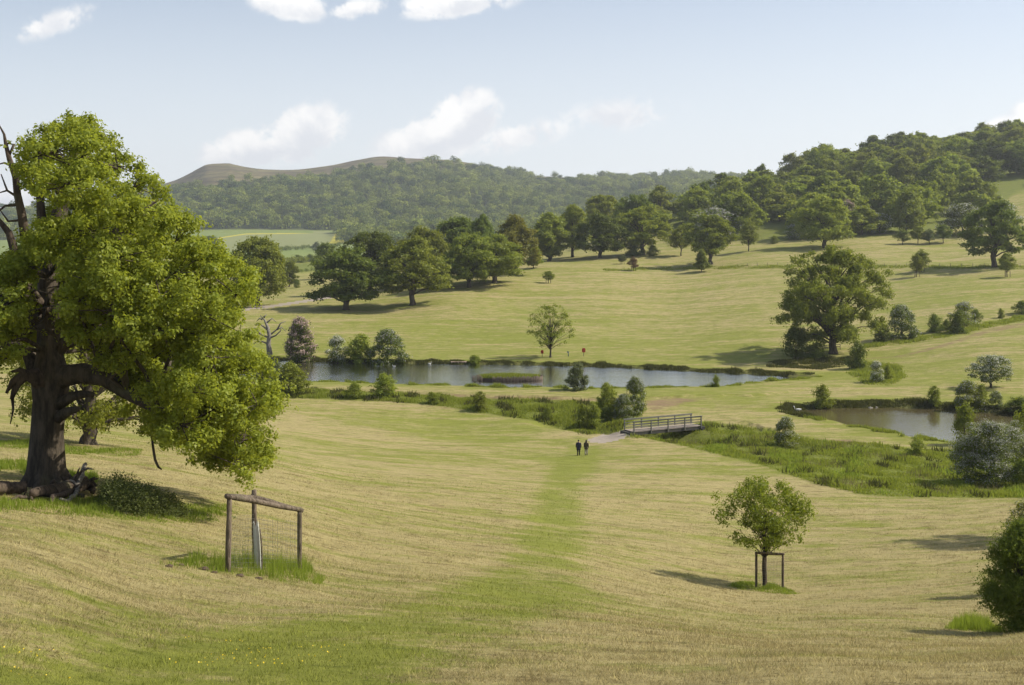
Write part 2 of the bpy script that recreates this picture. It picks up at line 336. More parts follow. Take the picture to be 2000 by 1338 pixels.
for S in (SDF1, SDF2):
    m = (1 - sm(S[RS], .5, 1.3)); dt[:] = np.maximum(dt, m * .9); dark[RS] += m * .9
    gg += .4 * (1 - sm(S[RS], 2, 7))
# floor of the wood
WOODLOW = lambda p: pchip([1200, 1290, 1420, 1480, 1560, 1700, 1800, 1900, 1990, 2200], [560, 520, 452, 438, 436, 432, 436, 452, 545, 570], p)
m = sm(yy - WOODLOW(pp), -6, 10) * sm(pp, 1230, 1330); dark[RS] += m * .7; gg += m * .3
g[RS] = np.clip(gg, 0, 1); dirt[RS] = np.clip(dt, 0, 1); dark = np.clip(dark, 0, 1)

# ------------------------------------------------------------------ materials
def mat(name):
    m = bpy.data.materials.new(name); m.use_nodes = True; m.node_tree.nodes.clear(); return m, NT(m.node_tree)
def finish(n, shader):
    o = n.new('ShaderNodeOutputMaterial'); n.l.new(shader, o.inputs[0])
def principled(n, col, rough=.8, normal=None, spec=.3, metal=0):
    p = n.new('ShaderNodeBsdfPrincipled'); n.put(p.inputs['Base Color'], col); n.put(p.inputs['Roughness'], rough)
    p.inputs['Specular IOR Level'].default_value = spec; p.inputs['Metallic'].default_value = metal
    if normal is not None: n.put(p.inputs['Normal'], normal)
    return p.outputs[0]

def meadow_colour(n):
    pos = n.new('ShaderNodeNewGeometry').outputs['Position']
    st = n.scale(pos, (.22, 1.0, .3), rot=(0, 0, radians(-9)))
    st2 = n.scale(pos, (.45, 1.0, .5), rot=(0, 0, radians(7)))
    a = n.noise(st, .10, 4, .6, .15); b = n.noise(st2, .75, 4, .65, .1); c = n.noise(pos, 5.5, 4, .7); e = n.noise(st, .9, 3, .6)
    bias = n.attr('g')
    f_ = n.noise(n.scale(pos, (.09, 1.0, .2), rot=(0, 0, radians(-5))), .30, 3, .6, .1)
    t = n.math('ADD', bias, n.math('MULTIPLY', n.math('SUBTRACT', a, .5), 1.5))
    for q_, k_ in ((b, 1.9), (c, 1.6), (e, 1.2), (f_, 1.45)): t = n.math('ADD', t, n.math('MULTIPLY', n.math('SUBTRACT', q_, .5), k_))
    gsel = n.ss(t, .10, .92)
    straw = n.mix(n.noise(st2, 2.2, 4, .7), (.240, .192, .080), (.440, .376, .175))
    straw = n.mix(n.ss(n.noise(n.scale(pos, (.5, 1, 1)), 5.0, 5, .75), .56, .70), straw, (.105, .080, .036))
    straw = n.mix(n.ss(n.noise(n.scale(pos, (.35, 1, 1)), 1.3, 5, .7), .54, .70), straw, (.165, .125, .052))
    green = n.mix(n.noise(st2, 1.1, 4, .65), (.120, .142, .022), (.265, .270, .055))
    base = n.mix(gsel, straw, green)
    soil = n.mix(c, (.16, .105, .06), (.30, .21, .125))
    dsel = n.ss(n.math('ADD', n.attr('d'), n.math('MULTIPLY', n.math('SUBTRACT', b, .5), 1.1)), .35, .75)
    base = n.mix(dsel, base, soil)
    spk = n.math('MAXIMUM', n.ss(n.noise(n.scale(pos, (.30, 1, 1), rot=(0, 0, radians(-6))), 3.2, 5, .75), .52, .66), n.math('MULTIPLY', n.ss(n.noise(n.scale(pos, (.25, 1, 1)), .9, 5, .75), .54, .68), .6))
    base = n.mix(n.math('MULTIPLY', spk, .48), base, n.mix(gsel, (.085, .062, .028), (.05, .065, .010)))
    rough = n.mix(n.ss(b, .35, .65), (.065, .095, .016), (.14, .165, .032))
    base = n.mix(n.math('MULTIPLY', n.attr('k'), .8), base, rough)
    return base, pos, c, b

m_ground, n = mat('meadow_ground')
base, pos, c_, b_ = meadow_colour(n)
hgt = n.math('ADD', n.noise(pos, 14, 5, .75), n.math('MULTIPLY', n.noise(n.scale(pos, (.35, 1, 1)), 2.6, 4, .65), 1.5))
finish(n, principled(n, base, .95, n.bump(hgt, .85, .09), .1))

m_path, n = mat('gravel'); pos = n.new('ShaderNodeNewGeometry').outputs['Position']
finish(n, principled(n, n.mix(n.noise(pos, 1.6, 6, .75), (.20, .165, .13), (.40, .345, .28)), .95, n.bump(n.noise(pos, 14, 3), .5, .04), .1))

m_crop, n = mat('crop'); pos = n.new('ShaderNodeNewGeometry').outputs['Position']
cr = n.mix(n.noise(n.scale(pos, (1, .25, 1)), .03, 4), (.175, .195, .080), (.225, .235, .095))
cr = n.mix(n.ss(n.math('ADD', n.attr('y'), n.math('MULTIPLY', n.math('SUBTRACT', n.noise(pos, .05, 3), .5), .8)), .3, .8), cr, (.42, .37, .045))
finish(n, principled(n, cr, .95, None, .1))

m_hill, n = mat('hillside'); pos = n.new('ShaderNodeNewGeometry').outputs['Position']
q = n.noise(n.scale(pos, (.5, 1, 3)), .012, 6, .65, .8); q2 = n.noise(pos, .05, 4, .7)
hc = n.mix(n.ss(q, .40, .62), (.105, .080, .046), (.190, .160, .070))
hc = n.mix(n.ss(q2, .48, .66), hc, (.075, .080, .028))
sz = n.new('ShaderNodeSeparateXYZ'); n.put(sz.inputs[0], pos); tw = n.math('SINE', n.math('ADD', n.math('MULTIPLY', sz.outputs[2], .42), n.math('MULTIPLY', q, 14)))
hc = n.mix(n.math('MULTIPLY', n.ss(tw, .2, .9), .55), hc, (.045, .036, .022))
fields = n.mix(n.noise(pos, .004, 2), (.14, .19, .05), (.20, .23, .07))
hc = n.mix(n.attr('hf'), hc, fields)
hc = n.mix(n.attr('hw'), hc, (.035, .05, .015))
finish(n, principled(n, hc, .95, n.bump(q2, .6, 4), .1))

def water_mat(name, col, sc, bs=.6, k=1.5, c0=.42):
    m, n = mat(name); pos = n.new('ShaderNodeNewGeometry').outputs['Position']
    h = n.math('ADD', n.noise(n.scale(pos, (.5, 1.3, 1)), sc, 4, .6), n.math('MULTIPLY', n.noise(n.scale(pos, (.3, .8, 1)), .35, 2), .7))
    nb = n.bump(h, bs, .06); d = n.new('ShaderNodeBsdfDiffuse'); d.inputs[0].default_value = (*col, 1)
    gl = n.new('ShaderNodeBsdfGlossy'); gl.inputs['Roughness'].default_value = .05; gl.inputs[0].default_value = (.97, .98, 1, 1); n.put(gl.inputs['Normal'], nb)
    fr = n.new('ShaderNodeFresnel'); fr.inputs[0].default_value = 1.5; n.put(fr.inputs['Normal'], nb)
    x = n.new('ShaderNodeMixShader'); n.put(x.inputs[0], n.math('MULTIPLY_ADD', fr.outputs[0], k, c0, True)); n.l.new(d.outputs[0], x.inputs[1]); n.l.new(gl.outputs[0], x.inputs[2])
    finish(n, x.outputs[0]); return m
m_water = water_mat('pond_water', (.115, .088, .040), 2.6); m_water2 = water_mat('brown_pond_water', (.125, .100, .048), 2.2, .26, 1.35, .06)

def leaf_mat(name, dif, dif2, tr, tfac=.42):
    m, n = mat(name)
    rnd = n.new('ShaderNodeNewGeometry').outputs['Random Per Island']; orn = n.new('ShaderNodeObjectInfo').outputs['Random']
    br = n.math('MULTIPLY_ADD', orn, .42, .80)
    c = n.mix(rnd, dif, dif2); c = n.mix(1.0, c, n.new('ShaderNodeCombineXYZ').outputs[0], 'MULTIPLY') if False else c
    hs = n.new('ShaderNodeHueSaturation'); n.put(hs.inputs['Color'], c); n.put(hs.inputs['Value'], br); hs.inputs['Saturation'].default_value = 1.0
    n.put(hs.inputs['Hue'], n.math('MULTIPLY_ADD', orn, .022, .489))
    ht = n.new('ShaderNodeHueSaturation'); n.put(ht.inputs['Color'], n.mix(rnd, tr, tuple(x * .8 for x in tr))); n.put(ht.inputs['Value'], br)
    d = n.new('ShaderNodeBsdfDiffuse'); n.put(d.inputs[0], hs.outputs[0])
    t = n.new('ShaderNodeBsdfTranslucent'); n.put(t.inputs[0], ht.outputs[0])
    x = n.new('ShaderNodeMixShader'); x.inputs[0].default_value = tfac; n.l.new(d.outputs[0], x.inputs[1]); n.l.new(t.outputs[0], x.inputs[2])
    gl = n.new('ShaderNodeBsdfGlossy'); gl.inputs['Roughness'].default_value = .45; gl.inputs[0].default_value = (.5, .5, .5, 1)
    x2 = n.new('ShaderNodeMixShader'); x2.inputs[0].default_value = .018; n.l.new(x.outputs[0], x2.inputs[1]); n.l.new(gl.outputs[0], x2.inputs[2])
    finish(n, x2.outputs[0]); return m
L_OAK = leaf_mat('leaf_oak', (0.105, 0.145, 0.02), (0.245, 0.272, 0.042), (0.36, 0.41, 0.038), 0.39)
L_NEAR = leaf_mat('leaf_near_oak', (0.118, 0.148, 0.018), (0.27, 0.29, 0.04), (0.46, 0.5, 0.04), 0.41)
L_DARK = leaf_mat('leaf_dark', (0.072, 0.108, 0.018), (0.155, 0.185, 0.03), (0.22, 0.27, 0.03), 0.36)
L_YEL = leaf_mat('leaf_yellow', (0.13, 0.165, 0.022), (0.255, 0.285, 0.045), (0.38, 0.41, 0.038), 0.4)
L_BRONZE = leaf_mat('leaf_bronze', (0.128, 0.132, 0.024), (0.212, 0.204, 0.038), (0.31, 0.3, 0.03), 0.42)
L_BRIGHT = leaf_mat('leaf_bright', (0.115, 0.155, 0.018), (0.2, 0.235, 0.034), (0.36, 0.42, 0.03), 0.42)
L_GREY = leaf_mat('leaf_grey', (0.115, 0.14, 0.055), (0.18, 0.205, 0.088), (0.2, 0.23, 0.06), 0.42)
L_FAR = leaf_mat('leaf_far', (0.095, 0.145, 0.028), (0.235, 0.275, 0.05), (0.24, 0.28, 0.04), 0.34)
L_RED = leaf_mat('leaf_red', (0.14, 0.085, 0.04), (0.18, 0.12, 0.06), (0.22, 0.14, 0.05), 0.42)
L_NETTLE = leaf_mat('leaf_nettle', (0.065, 0.085, 0.024), (0.125, 0.14, 0.045), (0.15, 0.19, 0.03), 0.32)
B_WHITE = leaf_mat('blossom_white', (0.36, 0.36, 0.28), (0.56, 0.55, 0.46), (0.4, 0.4, 0.3), 0.3)
B_PINK = leaf_mat('blossom_pink', (0.34, 0.24, 0.2), (0.5, 0.38, 0.33), (0.4, 0.3, 0.25), 0.3)

def blade_mat(name, a, b, tr):
    m, n = mat(name); rnd = n.new('ShaderNodeNewGeometry').outputs['Random Per Island']
    d = n.new('ShaderNodeBsdfDiffuse'); c = n.mix(rnd, a, b); n.put(d.inputs[0], c)
    t = n.new('ShaderNodeBsdfTranslucent'); t.inputs[0].default_value = (*tr, 1)
    x = n.new('ShaderNodeMixShader'); x.inputs[0].default_value = .4; n.l.new(d.outputs[0], x.inputs[1]); n.l.new(t.outputs[0], x.inputs[2])
    finish(n, x.outputs[0]); return m
G_ROUGH = blade_mat('rough_grass', (.095, .128, .017), (.30, .315, .065), (.34, .39, .042))
G_BANK = blade_mat('bank_growth', (.055, .062, .020), (.125, .115, .045), (.10, .11, .02))
G_TALL = blade_mat('tall_grass', (.10, .15, .018), (.25, .30, .055), (.34, .42, .045))
G_DRY = blade_mat('dry_stems', (.14, .12, .05), (.24, .20, .10), (.2, .18, .06))
G_HAY = blade_mat('dry_hay', (.17, .135, .058), (.46, .395, .20), (.34, .28, .12))
m_hay, n = mat('mown_blades'); base, pos, c_, b_ = meadow_colour(n)
rnd = n.new('ShaderNodeNewGeometry').outputs['Random Per Island']
hs = n.new('ShaderNodeHueSaturation'); n.put(hs.inputs['Color'], base); n.put(hs.inputs['Value'], n.math('MULTIPLY_ADD', rnd, .95, .86)); hs.inputs['Saturation'].default_value = 1.0
d = n.new('ShaderNodeBsdfDiffuse'); n.put(d.inputs[0], hs.outputs[0]); t = n.new('ShaderNodeBsdfTranslucent'); n.put(t.inputs[0], hs.outputs[0])
x = n.new('ShaderNodeMixShader'); x.inputs[0].default_value = .3; n.l.new(d.outputs[0], x.inputs[1]); n.l.new(t.outputs[0], x.inputs[2]); finish(n, x.outputs[0])

def bark_mat(name, a, b, sc=3.0):
    m, n = mat(name); pos = n.new('ShaderNodeTexCoord').outputs['Object']
    q = n.noise(n.scale(pos, (1, 1, .22)), sc, 6, .75); r = n.noise(pos, .8, 3)
    c = n.mix(n.ss(q, .35, .65), a, b); c = n.mix(n.ss(r, .55, .75), c, tuple(.5 * i + .5 * j for i, j in zip(b, (.12, .13, .06))))
    finish(n, principled(n, c, .92, n.bump(q, .9, .12), .15)); return m
BARK = bark_mat('bark', (.040, .032, .024), (.115, .092, .068)); BARK_GREY = bark_mat('bare_wood', (.13, .115, .095), (.30, .27, .23), 5)
BARK_DEAD = bark_mat('dead_wood', (.042, .031, .023), (.125, .094, .068), 4)
POST = bark_mat('weathered_post', (.085, .066, .048), (.24, .19, .14), 9)
def plain(name, a, b, sc=6, rough=.7, metal=0, bump=.2):
    m, n = mat(name); pos = n.new('ShaderNodeTexCoord').outputs['Object']; q = n.noise(pos, sc, 5, .65)
    finish(n, principled(n, n.mix(q, a, b), rough, n.bump(q, bump, .02), .3, metal)); return m
M_RAIL = plain('bridge_timber', (.085, .083, .075), (.19, .185, .165), 3)
M_DECK = plain('bridge_deck', (.22, .18, .14), (.36, .30, .25), 2)
M_GIRD = plain('bridge_girder', (.035, .034, .03), (.07, .066, .058), 2)
M_RED = plain('red_paint', (.36, .03, .018), (.46, .05, .03), 5, .45)
M_BLUE = plain('blue_grey_paint', (.06, .10, .13), (.10, .15, .18), 5, .5)
M_TUBE = plain('tree_shelter_plastic', (.42, .42, .38), (.66, .66, .62), 5, .45)
M_WIRE = plain('galvanised_wire', (.16, .15, .13), (.30, .29, .26), 20, .5, .4)
M_SOIL = plain('turned_soil', (.045, .030, .018), (.12, .085, .055), 8, .95, 0, .8)
M_COATN = plain('navy_coat', (.012, .013, .035), (.022, .024, .055), 10, .85)
M_COATB = plain('olive_coat', (.045, .036, .018), (.075, .060, .032), 10, .85)
M_TROU = plain('dark_trousers', (.02, .018, .016), (.035, .03, .028), 10, .85)
M_TROUP = plain('pale_trousers', (.22, .19, .16), (.34, .30, .26), 10, .85)
M_HAIR = plain('dark_hair', (.014, .010, .008), (.03, .022, .016), 20, .6)
M_SKIN = plain('skin', (.36, .22, .15), (.42, .27, .19), 20, .55)
M_SHOE = plain('shoes', (.03, .025, .02), (.06, .05, .04), 20, .6)
M_FEATHER = plain('white_feathers', (.66, .66, .62), (.82, .82, .79), 20, .7)
M_BEAK = plain('beak', (.35, .12, .02), (.45, .18, .04), 20, .5)
M_BIRDD = plain('dark_feathers', (.03, .028, .025), (.07, .06, .05), 20, .7)
M_PALE = plain('pale_boards', (.42, .30, .22), (.56, .43, .33), 4, .8)
M_STONE = plain('pale_stone', (.28, .25, .21), (.42, .38, .33), 3, .9, 0, .6)
M_BUTTER = plain('buttercup', (.65, .46, .01), (.75, .55, .02), 20, .5)

# ------------------------------------------------------------------ ground, split by what it is
idx = np.arange(ND * NP_).reshape(ND, NP_)
QUADS = np.stack([idx[:-1, :-1], idx[:-1, 1:], idx[1:, 1:], idx[1:, :-1]], -1)
ALLV = np.stack([XX, YY, Z], -1).reshape(-1, 3)
cy = .25 * (YI[:-1, :-1] + YI[:-1, 1:] + YI[1:, 1:] + YI[1:, :-1]); cp = .5 * (PI_[:-1, :-1] + PI_[:-1, 1:]); cD = .5 * (YY[:-1, :-1] + YY[1:, :-1])
kindm = np.zeros(cy.shape, int); kindm[cD > 900] = 1
kindm[inpoly(cp, cy, CROP) & (cD > 900) & (cD < 1700)] = 2
for P in PATHS: kindm[inpoly(cp, cy, P) & (cD > 100) & (cD < 160)] = 3
kindm[inpoly(cp, cy, TRACK) & (cD > 240) & (cD < 420)] = 4
TREELINE = lambda p: pchip([-600, 0, 300, 400, 480, 560, 650, 720, 800, 900, 950, 1000, 1060, 1150, 1210, 2600], [440, 415, 372, 366, 358, 353, 349, 337, 327, 329, 333, 338, 358, 358, 340, 340], p)
LOWD = lambda p: np.interp(p, [-600, 350, 658, 672, 760, 1500, 2600], [1560, 1640, 1640, 1330, 1270, 1150, 1200])
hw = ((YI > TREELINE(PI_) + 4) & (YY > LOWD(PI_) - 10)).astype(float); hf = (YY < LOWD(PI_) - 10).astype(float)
yel = np.maximum(1 - sm(np.abs(YI - np.interp(PI_, [400, 440, 480, 560, 640, 662], [472, 463, 457, 456, 454, 457])), .3, 1.7), sm(PI_ + (YI - 455) * .6, 646, 664))
def submesh(name, sel, mats, extra=None, kind='structure', **at):
    q = QUADS[sel]; used, inv = np.unique(q, return_inverse=True); q = inv.reshape(-1, 4); V = ALLV[used]
    A = {k: a.ravel()[used] for k, a in at.items()}
    if extra is not None:
        eV, eF = extra(used, V); nV = len(V)
        V = np.concatenate([V, eV]); q = np.concatenate([q, eF]); A = {k: np.concatenate([a, np.full(len(eV), .4 if k == 'g' else 0)]) for k, a in A.items()}
    o = link(name, fast_mesh(name, V, q, True, mats, A)); o['kind'] = kind; return o
def round_behind(used, V):
    """carries the slope round behind the viewer so that the sheet has no hole"""
    lut = {int(k): i for i, k in enumerate(used)}; rows = [i for i in range(ND) if DD[i] < 260][::6]; nr = len(rows)
    a0 = math.atan2((PX[-1] - CX) / F, 1); ang = np.linspace(a0 + .0, 2 * pi - a0, 26); eV = []; ids = {}
    nV = len(V)
    for i in rows:
        R = DD[i] / cos(a0); zl, zr = Z[i, -1], Z[i, 0]
        for j, a in enumerate(ang):
            if j == 0: ids[i, j] = lut[int(idx[i, -1])]; continue
            if j == len(ang) - 1: ids[i, j] = lut[int(idx[i, 0])]; continue
            t = j / (len(ang) - 1); ids[i, j] = nV + len(eV); eV.append((sin(a) * R, cos(a) * R, zl * (1 - t) + zr * t))
    eF = []
    for r_, s_ in zip(rows[:-1], rows[1:]):
        for j in range(len(ang) - 1): eF.append((ids[r_, j], ids[r_, j + 1], ids[s_, j + 1], ids[s_, j]))
    c = nV + len(eV); eV.append((0, 0, -1.66)); r_ = rows[0]; ring = [lut[int(idx[r_, j])] for j in range(NP_)] + [ids[r_, j] for j in range(1, len(ang) - 1)]
    for k in range(0, len(ring) - 1, 2): eF.append((c, ring[k], ring[k + 1], ring[(k + 2) % len(ring)]))
    return np.array(eV), np.array(eF, np.int64)
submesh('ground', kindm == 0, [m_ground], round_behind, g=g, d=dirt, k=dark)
submesh('hills', kindm == 1, [m_hill], hw=hw, hf=hf)
tag(submesh('crop_field', kindm == 2, [m_crop], y=yel), 'pale green crop field edged with yellow flowers below the far wood', 'field')
submesh('gravel_path', kindm == 3, [m_path])
submesh('farm_track', kindm == 4, [m_path])
def flat_poly(name, poly, z, m):
    me = bpy.data.meshes.new(name); me.from_pydata([(a, b, z) for a, b in poly], [], [tuple(range(len(poly)))]); me.materials.append(m)
    o = link(name, me); o['kind'] = 'structure'; return o
def grow(poly, d):
    c = poly.mean(0); out = []
    for i in range(len(poly)):
        t = poly[(i + 1) % len(poly)] - poly[i - 1]; nrm = np.array((t[1], -t[0])) / np.linalg.norm(t); out.append(poly[i] + nrm * d)
    return out
flat_poly('pond_water', grow(POND1, .7), POND1_Z, m_water); flat_poly('pond_water', grow(POND2, .7), POND2_Z, m_water2)

# ------------------------------------------------------------------ foliage builders
def unit(v_): return v_ / (np.linalg.norm(v_, axis=-1, keepdims=True) + 1e-9)
def cards(c, nrm, size, rng, aspect=.62):
    n_ = len(c); rd = unit(rng.normal(size=(n_, 3))); t = unit(np.cross(nrm, rd)); b = np.cross(nrm, t); s = size[:, None]
    fold = nrm * s * .25
    V = np.stack([c - t * s, c + b * s * aspect + fold, c + t * s, c - b * s * aspect + fold], 1).reshape(-1, 3)
    return V, np.arange(n_ * 4).reshape(-1, 4)
def clump_leaves(C, R, per, size, rng, squash=.78, up=.35, spread=.45):
    k = len(C); per_ = np.maximum((per * (R / R.mean()) ** 2), 8).astype(int)
    ci = np.repeat(np.arange(k), per_); d = unit(rng.normal(size=(len(ci), 3))); d[:, 2] = np.where((d[:, 2] < -.3) & (rng.random(len(ci)) < .5), -d[:, 2], d[:, 2])
    rad = np.where(rng.random(len(ci)) < .62, (1 - spread) + spread * rng.random(len(ci)) ** .6, np.abs(rng.normal(size=len(ci))) * .42 + .55)
    rad *= 1 + .22 * np.sin(d[:, 0] * 5 + ci) * np.sin(d[:, 1] * 5 + ci * 1.7)
    el = unit(rng.normal(size=(k, 3)) * (1, 1, .35))[ci]; p = C[ci] + d * (R[ci] * rad)[:, None] * np.array((1, 1, squash))
    p += el * (rng.normal(size=len(ci)) * R[ci] * .42)[:, None]
    nr = unit(d * .9 + rng.normal(size=d.shape) * .55 + np.array((0, 0, up)))
    return p, nr, size * rng.uniform(.6, 1.25, len(ci)), d
def sprigs(p, nr, rng, k, rad, size):
    """k small leaves round every twig end"""
    n_ = len(p); o = rng.normal(size=(n_, k, 3)); o = o * (rad / 1.7); q = (p[:, None, :] + o).reshape(-1, 3)
    n2 = unit(np.repeat(nr, k, 0) * .9 + unit(o.reshape(-1, 3)) * .55 + rng.normal(size=(n_ * k, 3)) * .35); return q, n2, size * rng.uniform(.65, 1.25, n_ * k)
SHAPE = {
 'dome': lambda t: np.where(t < .32, .72 + .28 * np.sin(np.clip(t / .32, 0, 1) * pi / 2), np.sqrt(np.clip(1 - ((t - .32) / .70) ** 2, 0, 1))),
 'round': lambda t: np.sqrt(np.clip(1 - ((t - .47) / .56) ** 2, 0, 1)),
 'tall': lambda t: np.where(t < .25, .6 + .4 * t / .25, np.clip(1 - ((t - .25) / .80) ** 2.2, 0, 1)),
 'cone': lambda t: np.clip(np.minimum(.55 + t * 2.6, 1.05 * (1 - t) ** .75 + .06), 0, 1),
 'bush': lambda t: np.sqrt(np.clip(1 - (t * .98) ** 2.6, 0, 1)) * (.86 + .14 * np.sin(np.clip(t * 3, 0, 1) * pi / 2)),
}
def tree_meshes(key, seed, H, Wd, base, shape, ncl, rcl, per, leaf, trunk_r, nbr=30, inner=.25, squash=.75, lump=.22, blossom=0.0, leafmat=None, bmat=None, bark=None, up=.35, spread=.45, lean=0.0, sprig=0):
    if ncl >= 60 and nbr < 60: ncl = int(ncl * 1.7); rcl *= .80; per = int(per * .8); spread = max(spread, .66); leaf *= .95
    rng = np.random.default_rng(seed); R0 = Wd / 2; hb = H * base; pr = SHAPE[shape]
    ph = rng.uniform(0, 6.28, 8); C = []; RR = []
    m_ = 0
    while m_ < ncl:
        t = rng.random() ** .85; a = rng.uniform(0, 2 * pi)
        if rng.random() > .35 + .65 * float(pr(np.array(t))): continue
        lobes = 1 + lump * (sin(2 * a + ph[0] + 3 * t) * .5 + sin(3 * a + ph[1] - 5 * t) * .6 + sin(5 * a + ph[2] + 7 * t) * .45)
        R = R0 * float(pr(np.array(t))) * lobes
        f = rng.uniform(.74, 1.0) if rng.random() > inner else rng.uniform(.15, .75)
        r = rcl * rng.uniform(.65, 1.3)
        rr = max(R - r * .75, 0) * f
        C.append((cos(a) * rr + lean * t * H, sin(a) * rr, hb + t * (H - hb - r * .6) + (r * .5 if t < .08 and base > 0.02 else 0))); RR.append(r); m_ += 1
    C = np.array(C); RR = np.array(RR)
    if base > 0.02 and H > 12:
        nb = max(int(ncl / 6), 16); Bc = C[:nb].copy(); rb = R0 * .25; which = np.arange(nb, ncl) % nb
        o = unit(rng.normal(size=(ncl - nb, 3))) * (rng.random((ncl - nb, 1)) ** .45) * rb * rng.uniform(.75, 1.25, (nb, 1))[which]; o[:, 2] = np.where(o[:, 2] < 0, o[:, 2] * .35, o[:, 2] * .75)
        mv = rng.random(ncl - nb) < .5; C[nb:][mv] = (Bc[which] + o)[mv]; RR *= .9
    p, nr, s, d = clump_leaves(C, RR, per, leaf, rng, squash, up, spread)
    p[:, 2] = np.maximum(p[:, 2], .02 * H)
    if sprig: p, nr, s = sprigs(p, nr, rng, sprig, leaf * 1.9, leaf); d = np.repeat(d, sprig, 0)
    out = {}
    if blossom > 0:
        out_r = np.hypot(p[:, 0], p[:, 1]) / R0 + p[:, 2] / H
        isb = rng.random(len(p)) < blossom * np.clip(d[:, 2] * .9 + .65, .05, 1.3) * np.clip(out_r, .3, 1.3)
        V, Fc = cards(p[isb] + nr[isb] * leaf * .4, nr[isb], s[isb] * .66, rng, .8); out['blossom'] = fast_mesh(key + '_blossom', V, Fc, False, [bmat])
        p, nr, s = p[~isb], nr[~isb], s[~isb]
    V, Fc = cards(p, nr, s, rng); out['crown'] = fast_mesh(key + '_crown', V, Fc, False, [leafmat])
    if trunk_r > 0:
        mb = MB(); top = hb + (H - hb) * .62; r2 = random.Random(seed); zs = [0, .02, .05, .12, .25, .45, .7, 1]; fl = [1.55, 1.25, 1.08, 1.0, .92, .75, .5, .15]
        wob = [(0, 0)] * 3 + [(r2.uniform(-1, 1) * trunk_r * .6, r2.uniform(-1, 1) * trunk_r * .6) for _ in zs[3:]]
        pts = [(wx + lean * zf * top * .8, wy, zf * top - (.25 * trunk_r if i == 0 else 0)) for i, ((wx, wy), zf) in enumerate(zip(wob, zs))]
        mb.tube(pts, [trunk_r * f for f in fl], 9, True, .06, r2)
        order = rng.permutation(len(C))[:nbr]
        for j in order:
            c = C[j]; h0 = min(max(hb * .75, c[2] * rng.uniform(.35, .7)), top * .92); L_ = np.hypot(c[0], c[1])
            x0 = lean * h0 * .8
            q0 = np.array((x0, 0, h0)); q3 = c; q1 = q0 + (q3 - q0) * .35 + np.array((0, 0, .10 * L_)); q2 = q0 + (q3 - q0) * .7 + np.array((rng.normal() * .05 * L_, rng.normal() * .05 * L_, .08 * L_))
            r_ = trunk_r * (.16 + .22 * rng.random()) * (1 - .5 * h0 / H)
            mb.tube([q0, q1, q2, q3], [r_, r_ * .8, r_ * .5, r_ * .15], 5, False)
        out['trunk'] = mb.mesh(key + '_trunk', bark or BARK)
    return out, H, Wd
TPL = {}
def T(key, *a, **k):
    TPL[key] = tree_meshes(key, *a, **k)
T('oak_a', 11, 20, 22, .12, 'dome', 120, 2.1, 150, .40, .75, leafmat=L_OAK)
T('oak_b', 12, 20, 21, .15, 'dome', 105, 2.2, 150, .42, .8, leafmat=L_OAK, lump=.3)
T('oak_c', 13, 20, 20, .10, 'round', 110, 2.1, 150, .42, .7, leafmat=L_OAK)
T('oak_d', 14, 20, 19, .18, 'dome', 85, 2.3, 150, .42, .75, leafmat=L_OAK, squash=.5, lump=.35)
T('tall_a', 15, 22, 16, .08, 'tall', 100, 2.0, 150, .42, .6, leafmat=L_OAK)
T('tall_b', 16, 22, 17, .12, 'tall', 95, 2.2, 140, .42, .6, leafmat=L_OAK, lump=.3)
T('young', 17, 9, 6.4, .24, 'round', 60, .8, 90, .18, .14, leafmat=L_BRIGHT, nbr=40)
T('young_b', 18, 8, 5.5, .22, 'tall', 50, .75, 90, .18, .13, leafmat=L_OAK, nbr=30)
T('conic', 19, 9, 6.5, .07, 'cone', 75, .8, 100, .2, .14, leafmat=L_BRIGHT, nbr=20)
T('ash', 20, 11, 9.4, .19, 'round', 120, .62, 34, .16, .19, leafmat=L_BRIGHT, nbr=120, inner=.35, spread=.9)
T('wood_a', 21, 18, 18, .05, 'dome', 70, 2.3, 75, .58, .45, leafmat=L_OAK, nbr=14)
T('wood_b', 22, 18, 17, .08, 'round', 66, 2.3, 75, .58, .45, leafmat=L_OAK, nbr=14)
T('wood_c', 23, 18, 15, .06, 'tall', 62, 2.2, 75, .58, .4, leafmat=L_OAK, nbr=14, lump=.3)
T('bush_a', 24, 3, 3.2, 0, 'bush', 44, .5, 80, .10, .05, leafmat=L_OAK, nbr=12)
T('bush_b', 25, 3, 2.8, 0, 'bush', 36, .5, 80, .11, .05, leafmat=L_OAK, nbr=12, lump=.35)
T('willow', 26, 4, 3.6, 0, 'bush', 60, .5, 60, .12, .05, leafmat=L_GREY, nbr=20, lump=.3, spread=.8)
T('haw_a', 27, 4, 4.4, 0, 'bush', 60, .6, 95, .12, .08, leafmat=L_DARK, blossom=.34, bmat=B_WHITE, nbr=15, squash=.6)
T('haw_b', 28, 4, 4.0, 0, 'bush', 52, .6, 95, .12, .08, leafmat=L_DARK, blossom=.55, bmat=B_WHITE, nbr=15, squash=.6, lump=.32)
T('haw_p', 29, 8, 6, 0, 'bush', 80, .95, 120, .2, .14, leafmat=L_DARK, blossom=.75, bmat=B_PINK, nbr=15, squash=.6, lump=.15)
T('haw_t', 30, 6, 7.4, .16, 'dome', 64, .8, 120, .14, .2, leafmat=L_DARK, blossom=.5, bmat=B_WHITE, nbr=30, squash=.5)

